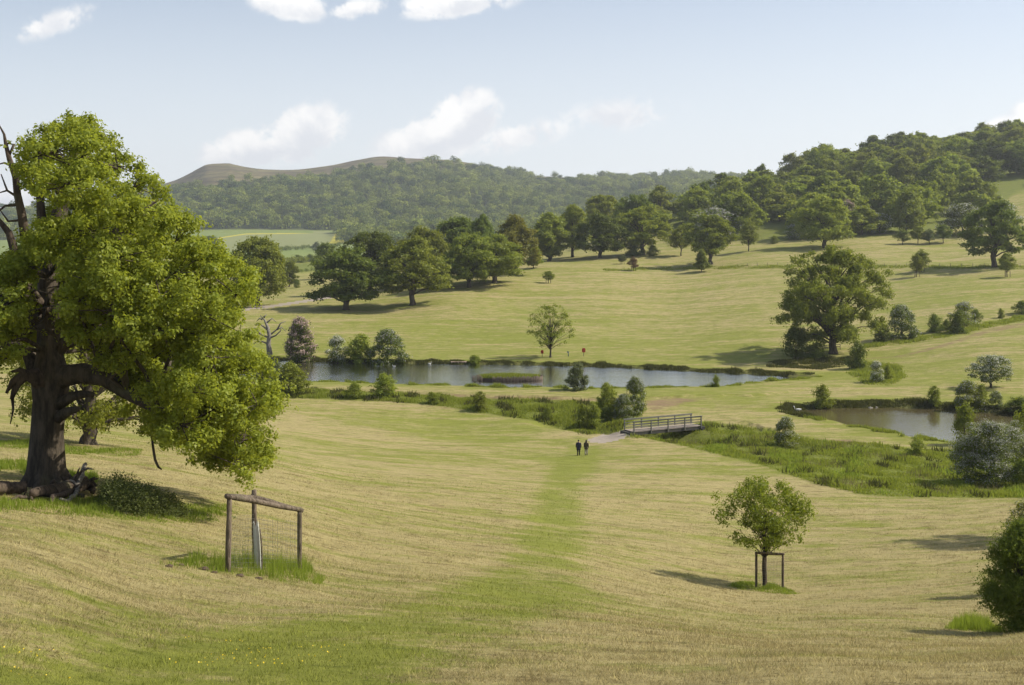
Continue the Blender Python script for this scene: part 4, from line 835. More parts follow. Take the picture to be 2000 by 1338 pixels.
# ------------------------------------------------------------------ shrubs
SH = [
 ('hawthorn', 587, 705, 618, 60, 'haw_p', None, 'tall pink flowering hawthorn on the far pond bank beside the dead tree', 'shrub'),
 ('hawthorn', 659, 708, 654, 44, 'haw_b', None, 'low white flowering hawthorn on the far bank, left of the willow scrub', 'shrub'),
 ('willow_bush', 705, 709, 652, 64, 'willow', L_YEL, 'green willow scrub between two white hawthorns on the far bank', 'shrub'),
 ('hawthorn', 757, 710, 641, 70, 'haw_a', None, 'dark hawthorn flecked with white at the right end of the far bank scrub', 'shrub'),
 ('willow_bush', 926, 713, 693, 26, 'willow', L_OAK, 'small bush beside the landing stage on the far bank', 'shrub'),
 ('willow_bush', 567, 772, 707, 76, 'willow', L_YEL, 'large rounded willow bush on the near bank touching the great oak crown', 'shrub'),
 ('willow_bush', 526, 768, 702, 78, 'willow', L_GREY, 'grey green bush half hidden by the great oak crown at the pond end', 'shrub'),
 ('willow_bush', 692, 778, 746, 38, 'bush_a', L_OAK, 'compact dark bush on the near bank right of the large willow bush', 'shrub'),
 ('willow_bush', 750, 776, 729, 50, 'willow', L_YEL, 'loose upright bush on the near bank left of the duck island', 'shrub'),
 ('willow_bush', 845, 788, 764, 30, 'bush_b', L_OAK, 'little bush at the meadow edge below the duck island', 'shrub'),
 ('willow_bush', 938, 802, 764, 32, 'willow', L_YEL, 'wispy bush in the rough grass below the duck island', 'shrub'),
 ('willow_bush', 1070, 820, 794, 25, 'bush_a', L_OAK, 'isolated little bush in the rough grass left of the bridge thicket', 'shrub'),
 ('willow_bush', 1128, 762, 708, 47, 'willow', L_GREY, 'grey green pyramid shaped willow at the water edge right of the duck island', 'shrub'),
 ('willow_bush', 1186, 812, 747, 48, 'willow', L_YEL, 'yellow green willow left of the white topped hawthorn by the bridge', 'shrub'),
 ('hawthorn', 1240, 809, 734, 46, 'haw_a', None, 'tallest bush of the bridge thicket, white topped hawthorn', 'shrub'),
 ('hawthorn', 1217, 820, 768, 40, 'haw_a', L_DARK, 'dark hawthorn in front of the white topped one by the bridge', 'shrub'),
 ('willow_bush', 1160, 833, 784, 30, 'bush_b', L_OAK, 'upright bush in the ditch left of the bridge', 'shrub'),
 ('willow_bush', 1138, 836, 788, 34, 'willow', L_YEL, 'leftmost bush of the bridge thicket, loose and green', 'shrub'),
 ('willow_bush', 1185, 822, 792, 28, 'bush_a', L_DARK, 'dark low bush under the yellow green willow by the bridge', 'shrub'),
 ('willow_bush', 1398, 756, 731, 16, 'bush_b', L_BRIGHT, 'tiny bright bush on the pond edge near its right end', 'shrub'),
 ('hawthorn', 1535, 870, 812, 46, 'haw_a', L_OAK, 'round white tipped bush in the rough grass left of the lower pond', 'shrub'),
 ('thorn_bush', 1790, 889, 852, 32, 'bush_b', L_YEL, 'small yellowish thorn bush casting a shadow in the rough grass', 'shrub'),
 ('thorn_bush', 1884, 868, 788, 46, 'bush_a', L_BRIGHT, 'bright green upright shrub at the near edge of the lower pond', 'shrub'),
 ('hawthorn', 1934, 944, 812, 126, 'haw_big', None, 'biggest white flowering hawthorn, drooping sprays, right of the rough grass', 'shrub'),
 ('hawthorn', 1986, 905, 816, 74, 'haw_big', L_OAK, 'white flecked hawthorn behind the biggest one at the right edge', 'shrub'),
 ('thorn_bush', 1998, 950, 896, 50, 'bush_a', L_DARK, 'dark low bush at the right edge beside the biggest white hawthorn', 'shrub'),
 ('hawthorn', 1935, 757, 690, 84, 'haw_t', None, 'umbrella shaped white hawthorn tree on a short stem above the lower pond', 'shrub'),
 ('thorn_bush', 1890, 802, 741, 56, 'haw_a', L_OAK, 'bushy shrub at the far edge of the lower pond below the umbrella hawthorn', 'shrub'),
 ('thorn_bush', 1914, 796, 748, 34, 'bush_b', L_OAK, 'slim shrub between the bushy shrub and the umbrella hawthorn', 'shrub'),
 ('thorn_bush', 1945, 796, 762, 30, 'haw_a', L_OAK, 'low white flecked shrub under the umbrella hawthorn', 'shrub'),
 ('thorn_bush', 1990, 806, 775, 60, 'bush_a', L_DARK, 'dark low scrub on the far edge of the lower pond at the right', 'shrub'),
 ('thorn_bush', 1825, 792, 753, 28, 'willow', L_OAK, 'thin leaved sapling bush on the far edge of the lower pond', 'shrub'),
 ('thorn_bush', 1607, 797, 748, 36, 'bush_b', L_OAK, 'round bush at the left end of the lower pond', 'shrub'),
 ('thorn_bush', 1674, 720, 663, 38, 'bush_b', L_DARK, 'dark pointed bush right of the biggest free standing oak', 'shrub'),
 ('hawthorn', 1712, 746, 704, 30, 'haw_b', None, 'little white flowering thorn in the rough patch below the pointed bush', 'shrub'),
 ('thorn_bush', 1734, 742, 710, 16, 'bush_b', L_OAK, 'thin shrub right of the little white flowering thorn', 'shrub'),
 ('thorn_bush', 1554, 697, 636, 56, 'bush_a', L_DARK, 'dark holly like bush left of the biggest oak trunk', 'shrub'),
 ('thorn_bush', 1592, 700, 668, 46, 'bush_b', L_DARK, 'low dark scrub between the holly like bush and the biggest oak trunk', 'shrub'),
 ('hawthorn', 1760, 661, 593, 60, 'haw_a', None, 'tall greyish hawthorn in the hedge line right of the biggest oak', 'shrub'),
 ('thorn_bush', 1722, 668, 632, 38, 'bush_a', L_DARK, 'dark round bush left of the tall greyish hawthorn', 'shrub'),
 ('thorn_bush', 1826, 649, 611, 30, 'bush_b', L_DARK, 'dark upright bush in the hedge line, first right of the gap', 'shrub'),
 ('thorn_bush', 1848, 645, 624, 20, 'bush_a', L_DARK, 'smallest dark bush wedged between two hedge line bushes', 'shrub'),
 ('thorn_bush', 1871, 650, 604, 40, 'bush_b', L_DARK, 'dark rounded bush in front of the pale hawthorn in the hedge line', 'shrub'),
 ('hawthorn', 1884, 636, 588, 50, 'haw_b', L_OAK, 'pale hawthorn at the back of the hedge line bushes', 'shrub'),
 ('thorn_bush', 1905, 631, 603, 28, 'bush_a', L_DARK, 'dark bush at the right end of the hedge line group', 'shrub'),
 ('thorn_bush', 1955, 621, 601, 13, 'bush_b', L_OAK, 'single little bush on the hedge line near the right edge', 'shrub'),
 ('thorn_bush', 1995, 613, 587, 34, 'bush_a', L_DARK, 'dark bush where the hedge line meets the right edge', 'shrub'),
 ('hawthorn', 1395, 470, 405, 110, 'haw_b', L_DARK, 'broad pinkish white hawthorn thicket behind the layered oak', 'shrub'),
 ('hawthorn', 1552, 468, 436, 40, 'haw_b', None, 'white hawthorn at the foot of the wood left of the large olive oak', 'shrub'),
 ('thorn_bush', 1513, 476, 460, 18, 'bush_a', L_OAK, 'tiny round bush below the white hawthorn at the wood edge', 'shrub'),
 ('hawthorn', 1655, 445, 390, 40, 'haw_p', None, 'dusky pink hawthorn in the clearing of the wood', 'shrub'),
 ('hawthorn', 1685, 452, 405, 70, 'haw_b', L_DARK, 'grey white hawthorn scrub right of the dusky pink hawthorn', 'shrub'),
 ('hawthorn', 1718, 455, 415, 60, 'haw_a', L_DARK, 'cream flecked hawthorn scrub at the right of the clearing scrub', 'shrub'),
 ('hawthorn', 1880, 462, 395, 90, 'haw_a', L_DARK, 'dark grey hawthorn bank below the sloping field at the right', 'shrub'),
 ('hawthorn', 1960, 450, 392, 60, 'haw_b', L_DARK, 'dusky hawthorn just behind the dark layered oak at the right', 'shrub'),
 ('thorn_bush', 1275, 500, 478, 26, 'bush_a', L_DARK, 'dark bush right of the olive oak trunk near the red earth', 'shrub'),
 ('thorn_bush', 1238, 500, 468, 36, 'bush_b', L_DARK, 'dark bush left of the olive oak trunk near the red earth', 'shrub'),
 ('thorn_bush', 580, 562, 545, 15, 'bush_a', L_DARK, 'tiny dark bush alone in the valley field', 'shrub'),
 ('thorn_bush', 532, 500, 482, 34, 'bush_b', L_GREY, 'grey hedge bush below the crop field', 'shrub'),
 ('thorn_bush', 552, 516, 502, 24, 'bush_a', L_OAK, 'left bush of the valley hedge', 'shrub'),
 ('thorn_bush', 583, 513, 497, 24, 'bush_b', L_DARK, 'middle dark bush of the valley hedge', 'shrub'),
 ('thorn_bush', 606, 511, 496, 18, 'bush_a', L_DARK, 'right bush of the valley hedge', 'shrub'),
 ('thorn_bush', 618, 490, 472, 20, 'bush_a', L_GREY, 'pale round hedge tree under the right end of the crop field', 'shrub'),
]
for (nm, a, b, c, d_, k, lf, lab, ct) in SH: plant(nm, a, b, c, d_, k, lab, ct, None, lf)
# big dark bush at the right edge and an unseen tree whose shade falls on the meadow
T('edge_bush', 34, 4.2, 3.6, 0, 'bush', 170, .44, 62, .042, .1, sprig=6, leafmat=L_DARK, nbr=62, lump=.25, spread=.7)
plant('thorn_bush', 1995, 1230, 1012, 148, 'edge_bush', 'large dark bush cut off by the right edge in the foreground', 'shrub', None, L_DARK)
T('edge_haw', 35, 5, 4, 0, 'bush', 100, .45, 130, .06, .1, leafmat=L_OAK, blossom=.3, bmat=B_WHITE, nbr=30)
plant('hawthorn', 2012, 1150, 975, 112, 'edge_haw', 'yellowish hawthorn with a few white flowers behind the dark foreground bush', 'shrub', None, L_YEL)
plant('oak_tree', 2150, 1040, 730, 250, 'oak_low', 'oak just past the right edge shading the mown slope', 'tree', None, L_OAK)

# ------------------------------------------------------------------ dead tree on the far bank
def dead_tree():
    x, y, z = hit(527, 706); e = empty('dead_tree', (x, y, z)); tag(e, 'leafless grey dead tree with crooked branches on the far pond bank', 'tree')
    s = y / F; r2 = random.Random(8); L = []
    def Q(a, b, dy=0): return np.array(((a - 527) * s, dy, (706 - b) * s))
    MB().tube([Q(528, 709), Q(527, 690), Q(524, 672), Q(526, 655), Q(523, 640), Q(517, 625), Q(508, 616)], [.75, .62, .52, .45, .32, .2, .06], 8, True, .1, r2).build('trunk', BARK_GREY, e)
    b = MB()
    for pl in ([(524, 672, 0), (512, 668, .5), (500, 668, .8), (490, 674, 1)], [(525, 660, 0), (510, 652, -.6), (498, 650, -1), (488, 655, -1.2)], [(526, 655, 0), (538, 645, .6), (548, 640, 1), (556, 648, 1.2)],
               [(527, 660, 0), (540, 655, -.8), (550, 646, -1), (552, 636, -1.2)], [(523, 645, 0), (508, 634, .4), (496, 636, .8)], [(519, 632, 0), (530, 622, .5), (538, 630, .8)], [(540, 645, .6), (546, 632, .8), (556, 628, 1)], [(512, 624, 0), (506, 622, .3), (500, 628, .5)], [(510, 652, -.6), (500, 640, -.8), (492, 642, -1)], [(515, 620, 0), (520, 614, .2)]):
        b.tube([Q(*p) for p in pl], [.22 * (1 - .75 * i / (len(pl) - 1)) for i in range(len(pl))], 5, True, .1, r2)
    b.build('branches', BARK_GREY, e)
dead_tree()

# ------------------------------------------------------------------ the wood on the right-hand slope
def wood():
    rng = np.random.default_rng(77); n_ = 0; D = 438.0
    while D < 800:
        p = 1285 + rng.uniform(-15, 15)
        while p < 2110:
            lo = float(WOODLOW(p)); a = p + rng.uniform(-8, 8); d_ = D + rng.uniform(-7, 7)
            hi = np.interp(p, [1280, 1400, 1460, 1530, 1575, 1700, 2100], [600, 615, 640, 650, 735, 750, 745])
            x = (a - CX) / F * d_; z = float(zat(x, d_)); row = HY - F * z / d_
            clear = (1636 < a < 1706 and 372 < row < 412) or (a > 1925 and 384 < row < 412)
            if lo < d_ < hi and not clear and rng.random() > .06:
                k = ('wood_a', 'wood_b', 'wood_c')[rng.integers(3)]; tm, H, Wd = TPL[k]
                h = rng.uniform(11.5, 21); wd = rng.uniform(15.5, 24)
                if rng.random() < .08: h *= 1.15
                e = empty('wood_tree', (x, d_, z - .3), rng.uniform(0, 6.28), (wd / Wd, wd / Wd, h / H))
                tag(e, 'broadleaf tree packed among others in the wood on the right slope', 'tree', 'trees of the wood on the right slope')
                lf = (L_OAK, L_OAK, L_YEL, L_DARK, L_BRIGHT, L_OAK, L_YEL)[rng.integers(7)]
                link('trunk', tm['trunk'], e); link('crown', tm['crown'], e, lf); n_ += 1
            p += rng.uniform(16.0, 24.0) / d_ * F
        D += 21.0 + (D - 438) * .012
    plant('oak_tree', 1670, 393, 336, 46, 'oak_c', 'thin trunked tree standing in the grassy clearing of the wood', 'tree', None, L_OAK)
    plant('oak_tree', 1485, 385, 320, 30, 'wood_b', 'round topped tree standing up above the skyline at the left end of the wood', 'tree', None, L_DARK, D=660)
    print('wood trees', n_)
wood()

# ------------------------------------------------------------------ far woods on the hills
def far_wood():
    rng = np.random.default_rng(99); protos = []
    for s in range(5):
        r = np.random.default_rng(200 + s); m_ = 9; a = r.uniform(0, 6.28, m_); rr = np.sqrt(r.random(m_)) * 5.2
        C = np.stack([np.cos(a) * rr, np.sin(a) * rr, 9.5 - rr * .62 + r.uniform(-1, 1, m_)], 1); R = r.uniform(2.6, 3.9, m_)
        p, nr, sz, d = clump_leaves(C, R, 30, .95, r, .8, .4, .35)
        low = r.random((45, 3)); q = np.stack([np.cos(low[:, 0] * 6.28) * 6.3, np.sin(low[:, 0] * 6.28) * 6.3, low[:, 1] * 6.5], 1)
        p = np.concatenate([p, q]); nr = np.concatenate([nr, unit(q * (1, 1, 0) + (0, 0, 2.0) + r.normal(size=q.shape))]); sz = np.concatenate([sz, np.full(45, 1.3)])
        protos.append(cards(p, nr, sz, r)[0])
    pts = []; D = 1150.0
    while D < 2520:
        for p in np.arange(-620, 1700, 18.0 / D * F):
            a = p + rng.uniform(-.48, .48) * 18.0 / D * F; d_ = D + rng.uniform(-6, 6)
            pts.append((a, d_))
        D += 17.0
    P = np.array(pts); x = (P[:, 0] - CX) / F * P[:, 1]; z = zat(x, P[:, 1]); row = HY - F * z / P[:, 1]
    sel = (P[:, 1] > LOWD(P[:, 0])) & (row > TREELINE(P[:, 0]) + 1 + 5 * waves(x, P[:, 1], 70, 21)) & (P[:, 1] < 2505)
    fr = np.interp(P[:, 0], [-600, 280, 300, 1500, 1560], [.35, .35, 1, 1, .3]); sel &= rng.random(len(P)) < fr
    glade = waves(x, P[:, 1], 260, 31); sel &= rng.random(len(P)) < np.clip(1.15 - .25 * np.maximum(glade - .9, 0) * 3, .3, 1)
    x, y, z, a = x[sel], P[sel, 1], z[sel], P[sel, 0]; N = len(x)
    sc = rng.uniform(.85, 1.75, N) * (1 + .12 * waves(x, y, 120, 41)); rot = rng.uniform(0, 6.28, N); pi_ = rng.integers(0, 5, N); sz = sc * rng.uniform(.85, 1.3, N)
    order = np.argsort(y + np.where((a > 330) & (a < 1420), 0, 5000)); ind = order[:110]; mass = order[110:]
    gp = 'trees along the lower edge of the far hill wood'
    meshes = [fast_mesh('far_tree_crown', V, np.arange(len(V)).reshape(-1, 4), False, [L_FAR]) for V in protos]
    for i in ind:
        o = link('far_tree', meshes[pi_[i]]); o.location = (x[i], y[i], z[i] - .3); o.rotation_euler = (0, 0, rot[i]); o.scale = (sc[i], sc[i], sz[i])
        tag(o, 'distant hazy tree along the lower edge of the wood on the far hill', 'tree', gp)
    Vs = []
    for k in range(5):
        mk = mass[pi_[mass] == k]; V = protos[k]; c, s = np.cos(rot[mk]), np.sin(rot[mk])
        X = (V[None, :, 0] * c[:, None] - V[None, :, 1] * s[:, None]) * sc[mk, None] + x[mk, None]; Y = (V[None, :, 0] * s[:, None] + V[None, :, 1] * c[:, None]) * sc[mk, None] + y[mk, None]
        Zz = V[None, :, 2] * sz[mk, None] + z[mk, None] - .3; Vs.append(np.stack([X, Y, Zz], -1).reshape(-1, 3))
        # one tint value per tree
    V = np.concatenate(Vs); tint = np.concatenate([np.repeat(np.random.default_rng(k).random(int((pi_[mass] == k).sum())), len(protos[k])) for k in range(5)])
    m, n = mat('leaf_far_mass'); rnd = n.new('ShaderNodeNewGeometry').outputs['Random Per Island']; tn = n.attr('tint')
    c = n.mix(tn, (.055, .098, .022), (.290, .325, .058)); hs = n.new('ShaderNodeHueSaturation'); n.put(hs.inputs['Color'], c); n.put(hs.inputs['Value'], n.math('MULTIPLY_ADD', rnd, .5, .75))
    d = n.new('ShaderNodeBsdfDiffuse'); n.put(d.inputs[0], hs.outputs[0]); t = n.new('ShaderNodeBsdfTranslucent'); n.put(t.inputs[0], hs.outputs[0])
    xx = n.new('ShaderNodeMixShader'); xx.inputs[0].default_value = .3; n.l.new(d.outputs[0], xx.inputs[1]); n.l.new(t.outputs[0], xx.inputs[2]); finish(n, xx.outputs[0])
    o = link('far_woodland', fast_mesh('far_woodland', V, np.arange(len(V)).reshape(-1, 4), False, [m], {'tint': tint}))
    tag(o, 'dense hazy broadleaf wood covering the flank of the far hill', 'wood', None, 'stuff'); print('far trees', N)
far_wood()

# ------------------------------------------------------------------ grasses
def blades(name, x, y, h, wd, m, label, cat='grass', lean=.35, seed=0, per=3, gattr=None, lay=0.0, kind='stuff', spread=.12):
    rng = np.random.default_rng(seed); x = np.repeat(x, per) + rng.normal(size=len(x) * per) * spread; y = np.repeat(y, per) + rng.normal(size=len(y) * per) * spread
    h = np.repeat(h, per) * rng.uniform(.5, 1.15, len(x)); wd = np.repeat(wd, per); z = zat(x, y) - .015
    a = rng.uniform(0, 2 * pi, len(x)); ln = np.abs(rng.normal(size=len(x))) * lean + lay; la = rng.uniform(0, 2 * pi, len(x))
    dx, dy = np.cos(a) * wd / 2, np.sin(a) * wd / 2; up = np.cos(np.clip(ln, 0, 1.5)); sd_ = np.sin(np.clip(ln, 0, 1.5))
    A = np.stack([x - dx, y - dy, z], -1); B = np.stack([x + dx, y + dy, z], -1); Cc = np.stack([x + np.cos(la) * h * sd_, y + np.sin(la) * h * sd_, z + h * up + .01], -1)
    V = np.stack([A, B, Cc], 1).reshape(-1, 3); at = None
    if gattr is not None:
        i = np.clip(np.searchsorted(DD, y) - 1, 0, ND - 1); j = np.clip(np.searchsorted(PX, CX + F * x / y) - 1, 0, NP_ - 1)
        at = {'g': np.repeat(g[i, j] + gattr, 3), 'd': np.repeat(dirt[i, j], 3), 'k': np.zeros(len(V))}
    o = link(name, fast_mesh(name, V, np.arange(len(V)).reshape(-1, 3), False, [m], at)); return tag(o, label, cat, None, kind)
def scatter(poly, n_, seed, dmin, dmax):
    rng = np.random.default_rng(seed); P = np.array(poly, float); out = [[], []]; tot = 0
    while tot < n_:
        d_ = np.sqrt(rng.uniform(dmin ** 2, dmax ** 2, n_ * 3)); p = rng.uniform(P[:, 0].min(), P[:, 0].max(), n_ * 3); x = (p - CX) / F * d_
        row = HY - F * zat(x, d_) / d_; k = inpoly(p, row, poly); out[0].append(x[k]); out[1].append(d_[k]); tot += int(k.sum())
        if len(out[0]) > 60: break
    return np.concatenate(out[0])[:n_], np.concatenate(out[1])[:n_]
def edge(x, y, poly, w_):
    return np.clip(.25 + .75 * -sdf(CX + F * x / y, HY - F * zat(x, y) / y, np.array(poly, float)) / w_, .25, 1)
def patchy(x, y, lam, seed): return np.clip(.58 + .52 * waves(x, y, lam, seed), .12, 1.8)
x, y = scatter(ROUGH_R, 26000, 1, 80, 165); blades('rough_grass', x, y, .42 * patchy(x, y, 3.5, 61), np.full(len(x), .10), G_ROUGH, 'rank green uncut grass filling the hollow below the lower pond', seed=2, spread=.22, lean=.5)
x, y = scatter(ROUGH_R, 9000, 31, 80, 165); k = waves(x, y, 4, 91) > .85; blades('dock_leaves', x[k], y[k], np.full(k.sum(), .75), np.full(k.sum(), .17), G_BANK, 'dark dock and thistle clumps standing among the uncut hollow grass', seed=32, spread=.3, lean=.7)
x, y = scatter(ROUGH_L, 6000, 33, 100, 190); k = waves(x, y, 5, 92) > .8; blades('dock_leaves', x[k], y[k], np.full(k.sum(), .8), np.full(k.sum(), .2), G_BANK, 'dark weed clumps standing along the uncut near bank strip', seed=34, spread=.35, lean=.7)
x, y = scatter(ROUGH_R, 12000, 35, 80, 165); k = waves(x, y, 6, 93) > .7; blades('bright_grass', x[k], y[k], np.full(k.sum(), .5), np.full(k.sum(), .12), G_TALL, 'fresh bright grass patches within the uncut hollow', seed=36, spread=.25, lean=.6)
x, y = scatter(ROUGH_R, 3500, 3, 80, 165); k = waves(x, y, 7, 62) > .6; blades('dry_growth', x[k], y[k], np.full(k.sum(), .62), np.full(k.sum(), .06), G_DRY, 'brown dry seed heads scattered in the uncut hollow', seed=3, spread=.3)
x, y = scatter(ROUGH_L, 15000, 4, 100, 190); blades('rough_grass', x, y, .55 * patchy(x, y, 6, 63), np.full(len(x), .12), G_ROUGH, 'strip of uncut grass on the near bank between meadow and pond', seed=4, spread=.22, lean=.5)
def hedge(pts, h, wd, label, m):
    rng = np.random.default_rng(int(pts[0][0])); W3 = [np.array(hit(a, b)) for a, b in pts]; C = []
    for p, q in zip(W3[:-1], W3[1:]):
        n_ = max(int(np.linalg.norm(q - p) / (wd * .45)), 2)
        for k in range(n_): c = p + (q - p) * (k + rng.random()) / n_ + rng.normal(size=3) * (wd * .2, wd * .2, 0); c[2] = float(zat(c[0], c[1])) + h * rng.uniform(.25, .62); C.append(c)
    C = np.array(C); b0 = W3[0]; p, nr, sz, d = clump_leaves(C - b0, rng.uniform(.3, .55, len(C)) * h, 60, h * .10, rng, .9, .3, .6); V, Fc = cards(p, nr, sz, rng)
    o = link('hedge', fast_mesh('hedge', V, Fc, False, [m])); o.location = b0; tag(o, label, 'hedge', 'hedges of the valley fields')
hedge([(500, 494), (560, 489), (620, 486), (665, 480)], 5, 5, 'dark hedge along the lower edge of the pale crop field', L_DARK)
hedge([(540, 519), (600, 512), (660, 506)], 5, 5, 'hedge between the bright and the dark valley fields', L_OAK)
hedge([(542, 535), (600, 530), (640, 527)], 2.0, 3, 'low hedge below the dark green valley field', L_DARK)
x, y = scatter([(1655, 728), (1690, 751), (1740, 753), (1768, 735), (1760, 712), (1700, 706), (1665, 716)], 2600, 5, 150, 230); blades('rough_grass', x, y, .6 * patchy(x, y, 5, 64), np.full(len(x), .16), G_ROUGH, 'round island of uncut grass below the pointed bush', seed=5, spread=.25, lean=.5)
x, y = scatter([(1500, 707), (1570, 698), (1660, 697), (1672, 712), (1600, 722), (1500, 717)], 3000, 6, 170, 250); blades('rough_grass', x, y, .6 * patchy(x, y, 5, 65), np.full(len(x), .18), G_BANK, 'dark rough growth in the shade under the biggest oak', seed=6, spread=.25)
x, y = scatter([(1690, 672), (1760, 664), (1830, 652), (1920, 632), (2060, 604), (2060, 614), (1930, 640), (1840, 660), (1760, 672), (1690, 680)], 3200, 7, 190, 300); blades('rough_grass', x, y, .7 * patchy(x, y, 5, 66), np.full(len(x), .2), G_ROUGH, 'rough grass along the foot of the hedge line bushes', seed=7, spread=.3)
x, y = scatter([(1180, 525), (1300, 522), (1450, 519), (1700, 519), (2060, 520), (2060, 525), (1700, 524.5), (1450, 525), (1300, 527), (1180, 530)], 3500, 8, 280, 460); blades('rough_grass', x, y, .7 * patchy(x, y, 9, 67), np.full(len(x), .3), G_ROUGH, 'uncut grass strip along the wire fence of the upper meadow', seed=8, spread=.4)
def shore(poly, n_, seed, lo, hi, far=None):
    rng = np.random.default_rng(seed); seg = rng.integers(0, len(poly), n_ * 3); A = poly[seg]; B = np.roll(poly, -1, 0)[seg]; L_ = np.hypot(*(B - A).T); keep = rng.random(len(seg)) < L_ / L_.max()
    A, B = A[keep], B[keep]; t = rng.random(len(A))[:, None]; d = B - A; nn = np.stack([d[:, 1], -d[:, 0]], 1) / np.hypot(*d.T)[:, None]
    q = A + d * t + nn * rng.uniform(lo, hi, len(A))[:, None]; return q[:n_, 0], q[:n_, 1]
for (poly, sd_, lab, mid) in ((POND1, 11, 'upper', 190), (POND2, 12, 'lower', 145)):
    x, y = shore(poly, 24000, sd_, -.3, 2.2); far = y > np.interp(x, [-60, 40, 70], [190, 190, 183]) if lab == 'upper' else y > 141
    hh = (.55 if lab == 'upper' else .6) * patchy(x, y, 5, 68 + sd_)
    blades('bank_growth', x[far], y[far], hh[far], np.full(far.sum(), .14), G_BANK, f'dark sedge and weeds along the far bank of the {lab} pond', seed=sd_, spread=.2)
    nr_ = ~far & (waves(x, y, 7, 70) > .1); blades('bank_growth', x[nr_], y[nr_], 1.15 * hh[nr_], np.full(nr_.sum(), .14), G_ROUGH, f'green weeds tufting the near bank of the {lab} pond', seed=sd_ + 5, spread=.2)
# tufts near the viewer
PG = [(-60, 1000), (60, 1003), (200, 1012), (300, 1021), (440, 1022), (470, 1008), (440, 985), (330, 985), (200, 965), (60, 978), (-60, 968)]; x, y = scatter(PG, 5200, 20, 20, 60); blades('tall_grass', x, y, .34 * edge(x, y, PG, 14) * patchy(x, y, 1.6, 71), np.full(len(x), .028), G_TALL, 'long grass in the shade below the fallen logs', seed=20, spread=.05)
PG = [(-60, 925), (30, 918), (70, 945), (190, 945), (190, 930), (130, 920), (60, 900), (-60, 905)]; x, y = scatter(PG, 2600, 21, 30, 70); blades('tall_grass', x, y, .75 * edge(x, y, PG, 14) * patchy(x, y, 1.4, 72), np.full(len(x), .035), G_TALL, 'long grass and weeds behind the great oak trunk', seed=21, spread=.06)
PG = [(-20, 862), (60, 858), (140, 872), (280, 878), (270, 892), (140, 888), (-20, 872)]; x, y = scatter(PG, 3000, 22, 40, 110); blades('tall_grass', x, y, .5 * edge(x, y, PG, 14) * patchy(x, y, 2, 73), np.full(len(x), .05), G_TALL, 'long grass round the foot of the smaller bright oak', seed=22, spread=.08)
PG = [(310, 1104), (380, 1088), (450, 1092), (520, 1092), (600, 1104), (635, 1130), (628, 1143), (560, 1138), (470, 1124), (380, 1114)]; x, y = scatter(PG, 1900, 23, 18, 40); blades('tall_grass', x, y, .64 * edge(x, y, PG, 14) * patchy(x, y, .8, 74), np.full(len(x), .015), G_TALL, 'tall green grass tuft round the left tree guard', seed=23, spread=.035)
PG = [(1418, 1145), (1440, 1136), (1500, 1138), (1545, 1152), (1562, 1160), (1540, 1162), (1480, 1156), (1430, 1150)]; x, y = scatter(PG, 1500, 24, 30, 70); blades('tall_grass', x, y, .40 * edge(x, y, PG, 14) * patchy(x, y, 1.0, 75), np.full(len(x), .03), G_TALL, 'grass tuft round the foot of the right tree guard', seed=24, spread=.05)
PG = [(1845, 1228), (1865, 1215), (1900, 1212), (1940, 1222), (1960, 1236), (1900, 1234)]; x, y = scatter(PG, 1700, 25, 20, 50); blades('tall_grass', x, y, .85 * edge(x, y, PG, 14) * patchy(x, y, .8, 76), np.full(len(x), .018), G_TALL, 'bright tall grass tuft left of the dark foreground bush', seed=25, spread=.035)
def nettles():
    x, y = scatter([(192, 985), (225, 970), (290, 984), (350, 998), (372, 1012), (300, 1014), (200, 1002)], 420, 26, 25, 60); rng = np.random.default_rng(27); h = rng.uniform(.4, 1.0, len(x)) * np.interp(CX + F * x / y, [195, 260, 330, 365], [1.25, 1.2, .85, .5]); k = 46
    ci = np.repeat(np.arange(len(x)), k); t = rng.random(len(ci)); p = np.stack([x[ci] + rng.normal(size=len(ci)) * .09, y[ci] + rng.normal(size=len(ci)) * .09, zat(x[ci], y[ci]) + t * h[ci]], -1)
    nr = unit(rng.normal(size=p.shape) * .6 + (0, 0, .8)); V, Fc = cards(p, nr, rng.uniform(.025, .05, len(p)), rng)
    tag(link('nettle_bed', fast_mesh('nettle_bed', V, Fc, False, [L_NETTLE])), 'dark bed of nettles right of the fallen logs under the great oak', 'nettles', None, 'stuff')
nettles()
